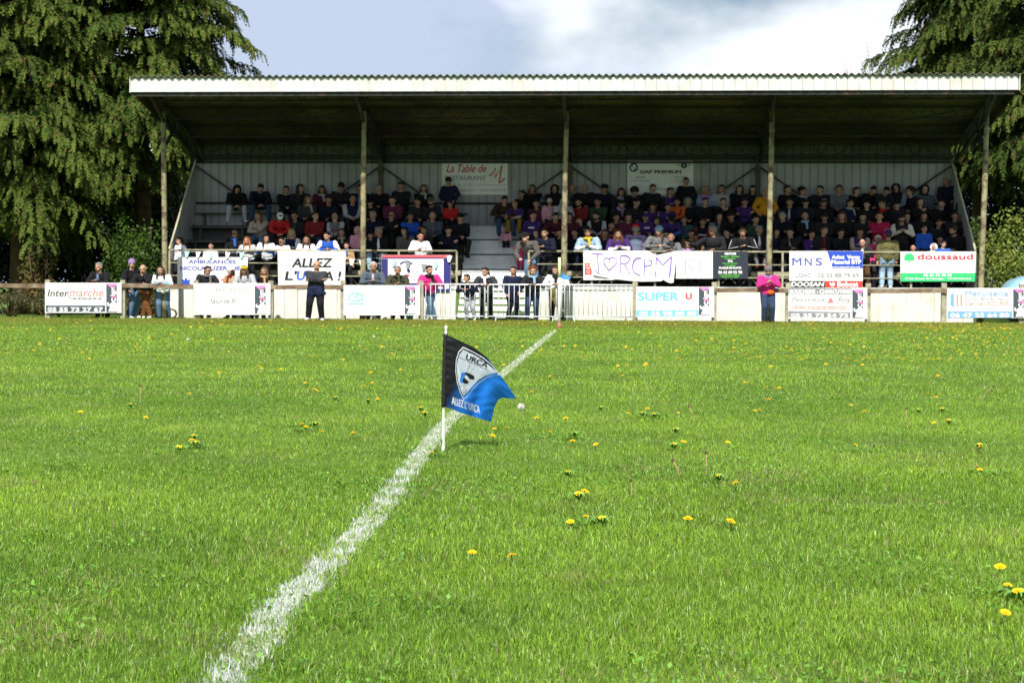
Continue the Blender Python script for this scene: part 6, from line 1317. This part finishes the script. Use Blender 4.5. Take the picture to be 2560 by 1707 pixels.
# leafy weed clumps
for k, (px, py, r_, lab) in enumerate(((755, 1068, .16, 'dark leafy weed clump left of the flag on the open grass'), (762, 1080, .12, 'small leafy clump just in front of a darker one, left of the flag'), (1640, 1045, .34, 'widest patch of jagged dandelion leaves right of the flag'), (1385, 1098, .26, 'leafy patch between the flag and the widest weed patch'),
    (1760, 1210, .13, 'bright leafy clump at the foot of the thick brown stalk'), (2480, 1190, .20, 'dark leafy clump at the right edge of the pitch'), (1440, 1318, .14, 'leaf rosette under a bloom in the near grass right of the line'), (485, 1122, .18, 'leafy clump with small blooms on the left half'), (2500, 1500, .14, 'leafy clump in the nearest grass at the right edge'),
    (1085, 1145, .09, 'tuft of weed leaves right at the foot of the flag pole'), (1900, 1010, .20, 'leafy patch below the wide tall dandelion bloom'), (2140, 1130, .18, 'low leafy patch in the right middle of the pitch'))):
    p = gnd(px, py); rg = np.random.default_rng(300 + k); r_ *= .8; n_ = int(650 * r_); a_ = rg.uniform(0, 6.283, n_); q_ = r_ * np.sqrt(rg.random(n_)); el = rg.uniform(.1, .75, n_)
    b_ = np.stack([np.cos(a_) * q_, np.sin(a_) * q_ * .8, rg.uniform(.004, .02, n_)], 1); az = rg.uniform(0, 6.283, n_); u_ = np.stack([np.cos(az) * np.cos(el), np.sin(az) * np.cos(el), np.sin(el)], 1); s_ = rg.uniform(.022, .048, (n_, 1)); w_ = nrm_(np.cross(u_, np.array([0, 0, 1.0])))
    V = np.stack([b_, b_ + u_ * s_ * .6 + w_ * s_ * .17, b_ + u_ * s_, b_ + u_ * s_ * .6 - w_ * s_ * .17], 1); t = rg.random((n_, 1)); C = np.array([.06, .17, .016]) * (1 - t) + np.array([.22, .40, .04]) * t
    t_ = thing('weed_clump', lab, 'weed', (p.x, p.y, 0), 0, 'leafy weed clumps in the turf'); quads_obj('leaves', V, C, m_broad, t_)
    for q in range(2 if r_ > .15 else 1):
        dandelion(p.x + rnd.uniform(-1, 1) * r_, p.y + rnd.uniform(-1, 1) * r_, .04, rnd.uniform(.6, .9), 'small dandelion growing out of a leafy weed clump', True)
# seed heads and withered stalks
def puff(px, py, z, r_, label):
    p = gnd(px, py, z); t_ = thing('dandelion_clock', label, 'seed head', (p.x, p.y, 0), 0, None); m = MB()
    for k in range(150):
        d = Vector((rnd.gauss(0, 1), rnd.gauss(0, 1), rnd.gauss(0, 1))).normalized(); q = Vector((0, 0, z)) + d * r_; s1 = d.orthogonal().normalized() * .004; s2 = d.cross(s1)
        m.add([q - s1 - s2, q + s1 - s2, q + s1 + s2, q - s1 + s2], [(0, 1, 2, 3)]); 
        if k % 3 == 0: m.add([Vector((0, 0, z)) - s1 * .12, Vector((0, 0, z)) + s1 * .12, q], [(0, 1, 2)])
    m.build('seed_globe', m_puff, t_); m = MB(); m.tube([(.004, 0, 0), (0, .004, z * .5), (0, 0, z)], .0022, 6); m.build('flower_stem', m_stem, t_)
puff(1303, 1017, .115, .030, 'round grey dandelion clock on a tall stem right of the flag'); puff(935, 842, .08, .026, 'pale dandelion clock far out near the fence, left of the flag'); puff(470, 848, .08, .026, 'pale dandelion clock on the left half far from the camera')
m_dry = mat('withered stalk', (.34, .26, .13), .8, .2, .3, 20.0); m_dk = mat('dark bud', (.10, .06, .04), .8)
for k, (x0, y0, x1, y1, lab) in enumerate(((1762, 1205, 1765, 1130, 'thick brown stalk with dark bud beside a leafy clump'), (1700, 1200, 1682, 1150, 'thin leaning straw coloured stalk left of the thick brown one'), (1576, 1252, 1577, 1200, 'dark upright seed stalk in the mid right grass'), (2440, 1004, 2482, 966, 'arched brown stalk near the right edge of the pitch'),
                                           (345, 1030, 352, 965, 'slender bent stalk on the left half of the pitch'), (1740, 1060, 1722, 1015, 'stalk with drooping seed head beyond the leafy clump'), (2265, 1075, 2266, 1020, 'stalk with pale worn seed head in the right middle grass'))):
    p = gnd(x0, y0); q = atY(x1, y1, p.y + .02) - p; t_ = thing('withered_stalk', lab, 'stalk', p, 0, 'withered dandelion stalks'); m = MB(); m.tube([(0, 0, 0), q * .5 + Vector((.006, 0, .004)), q], [.0034, .0030, .0026], 6); m.build('stalk', m_dry, t_); m = MB(); m.ball(q, .009, 8, 6, (.8, .8, 1.3)); m.build('bud', m_dk, t_)
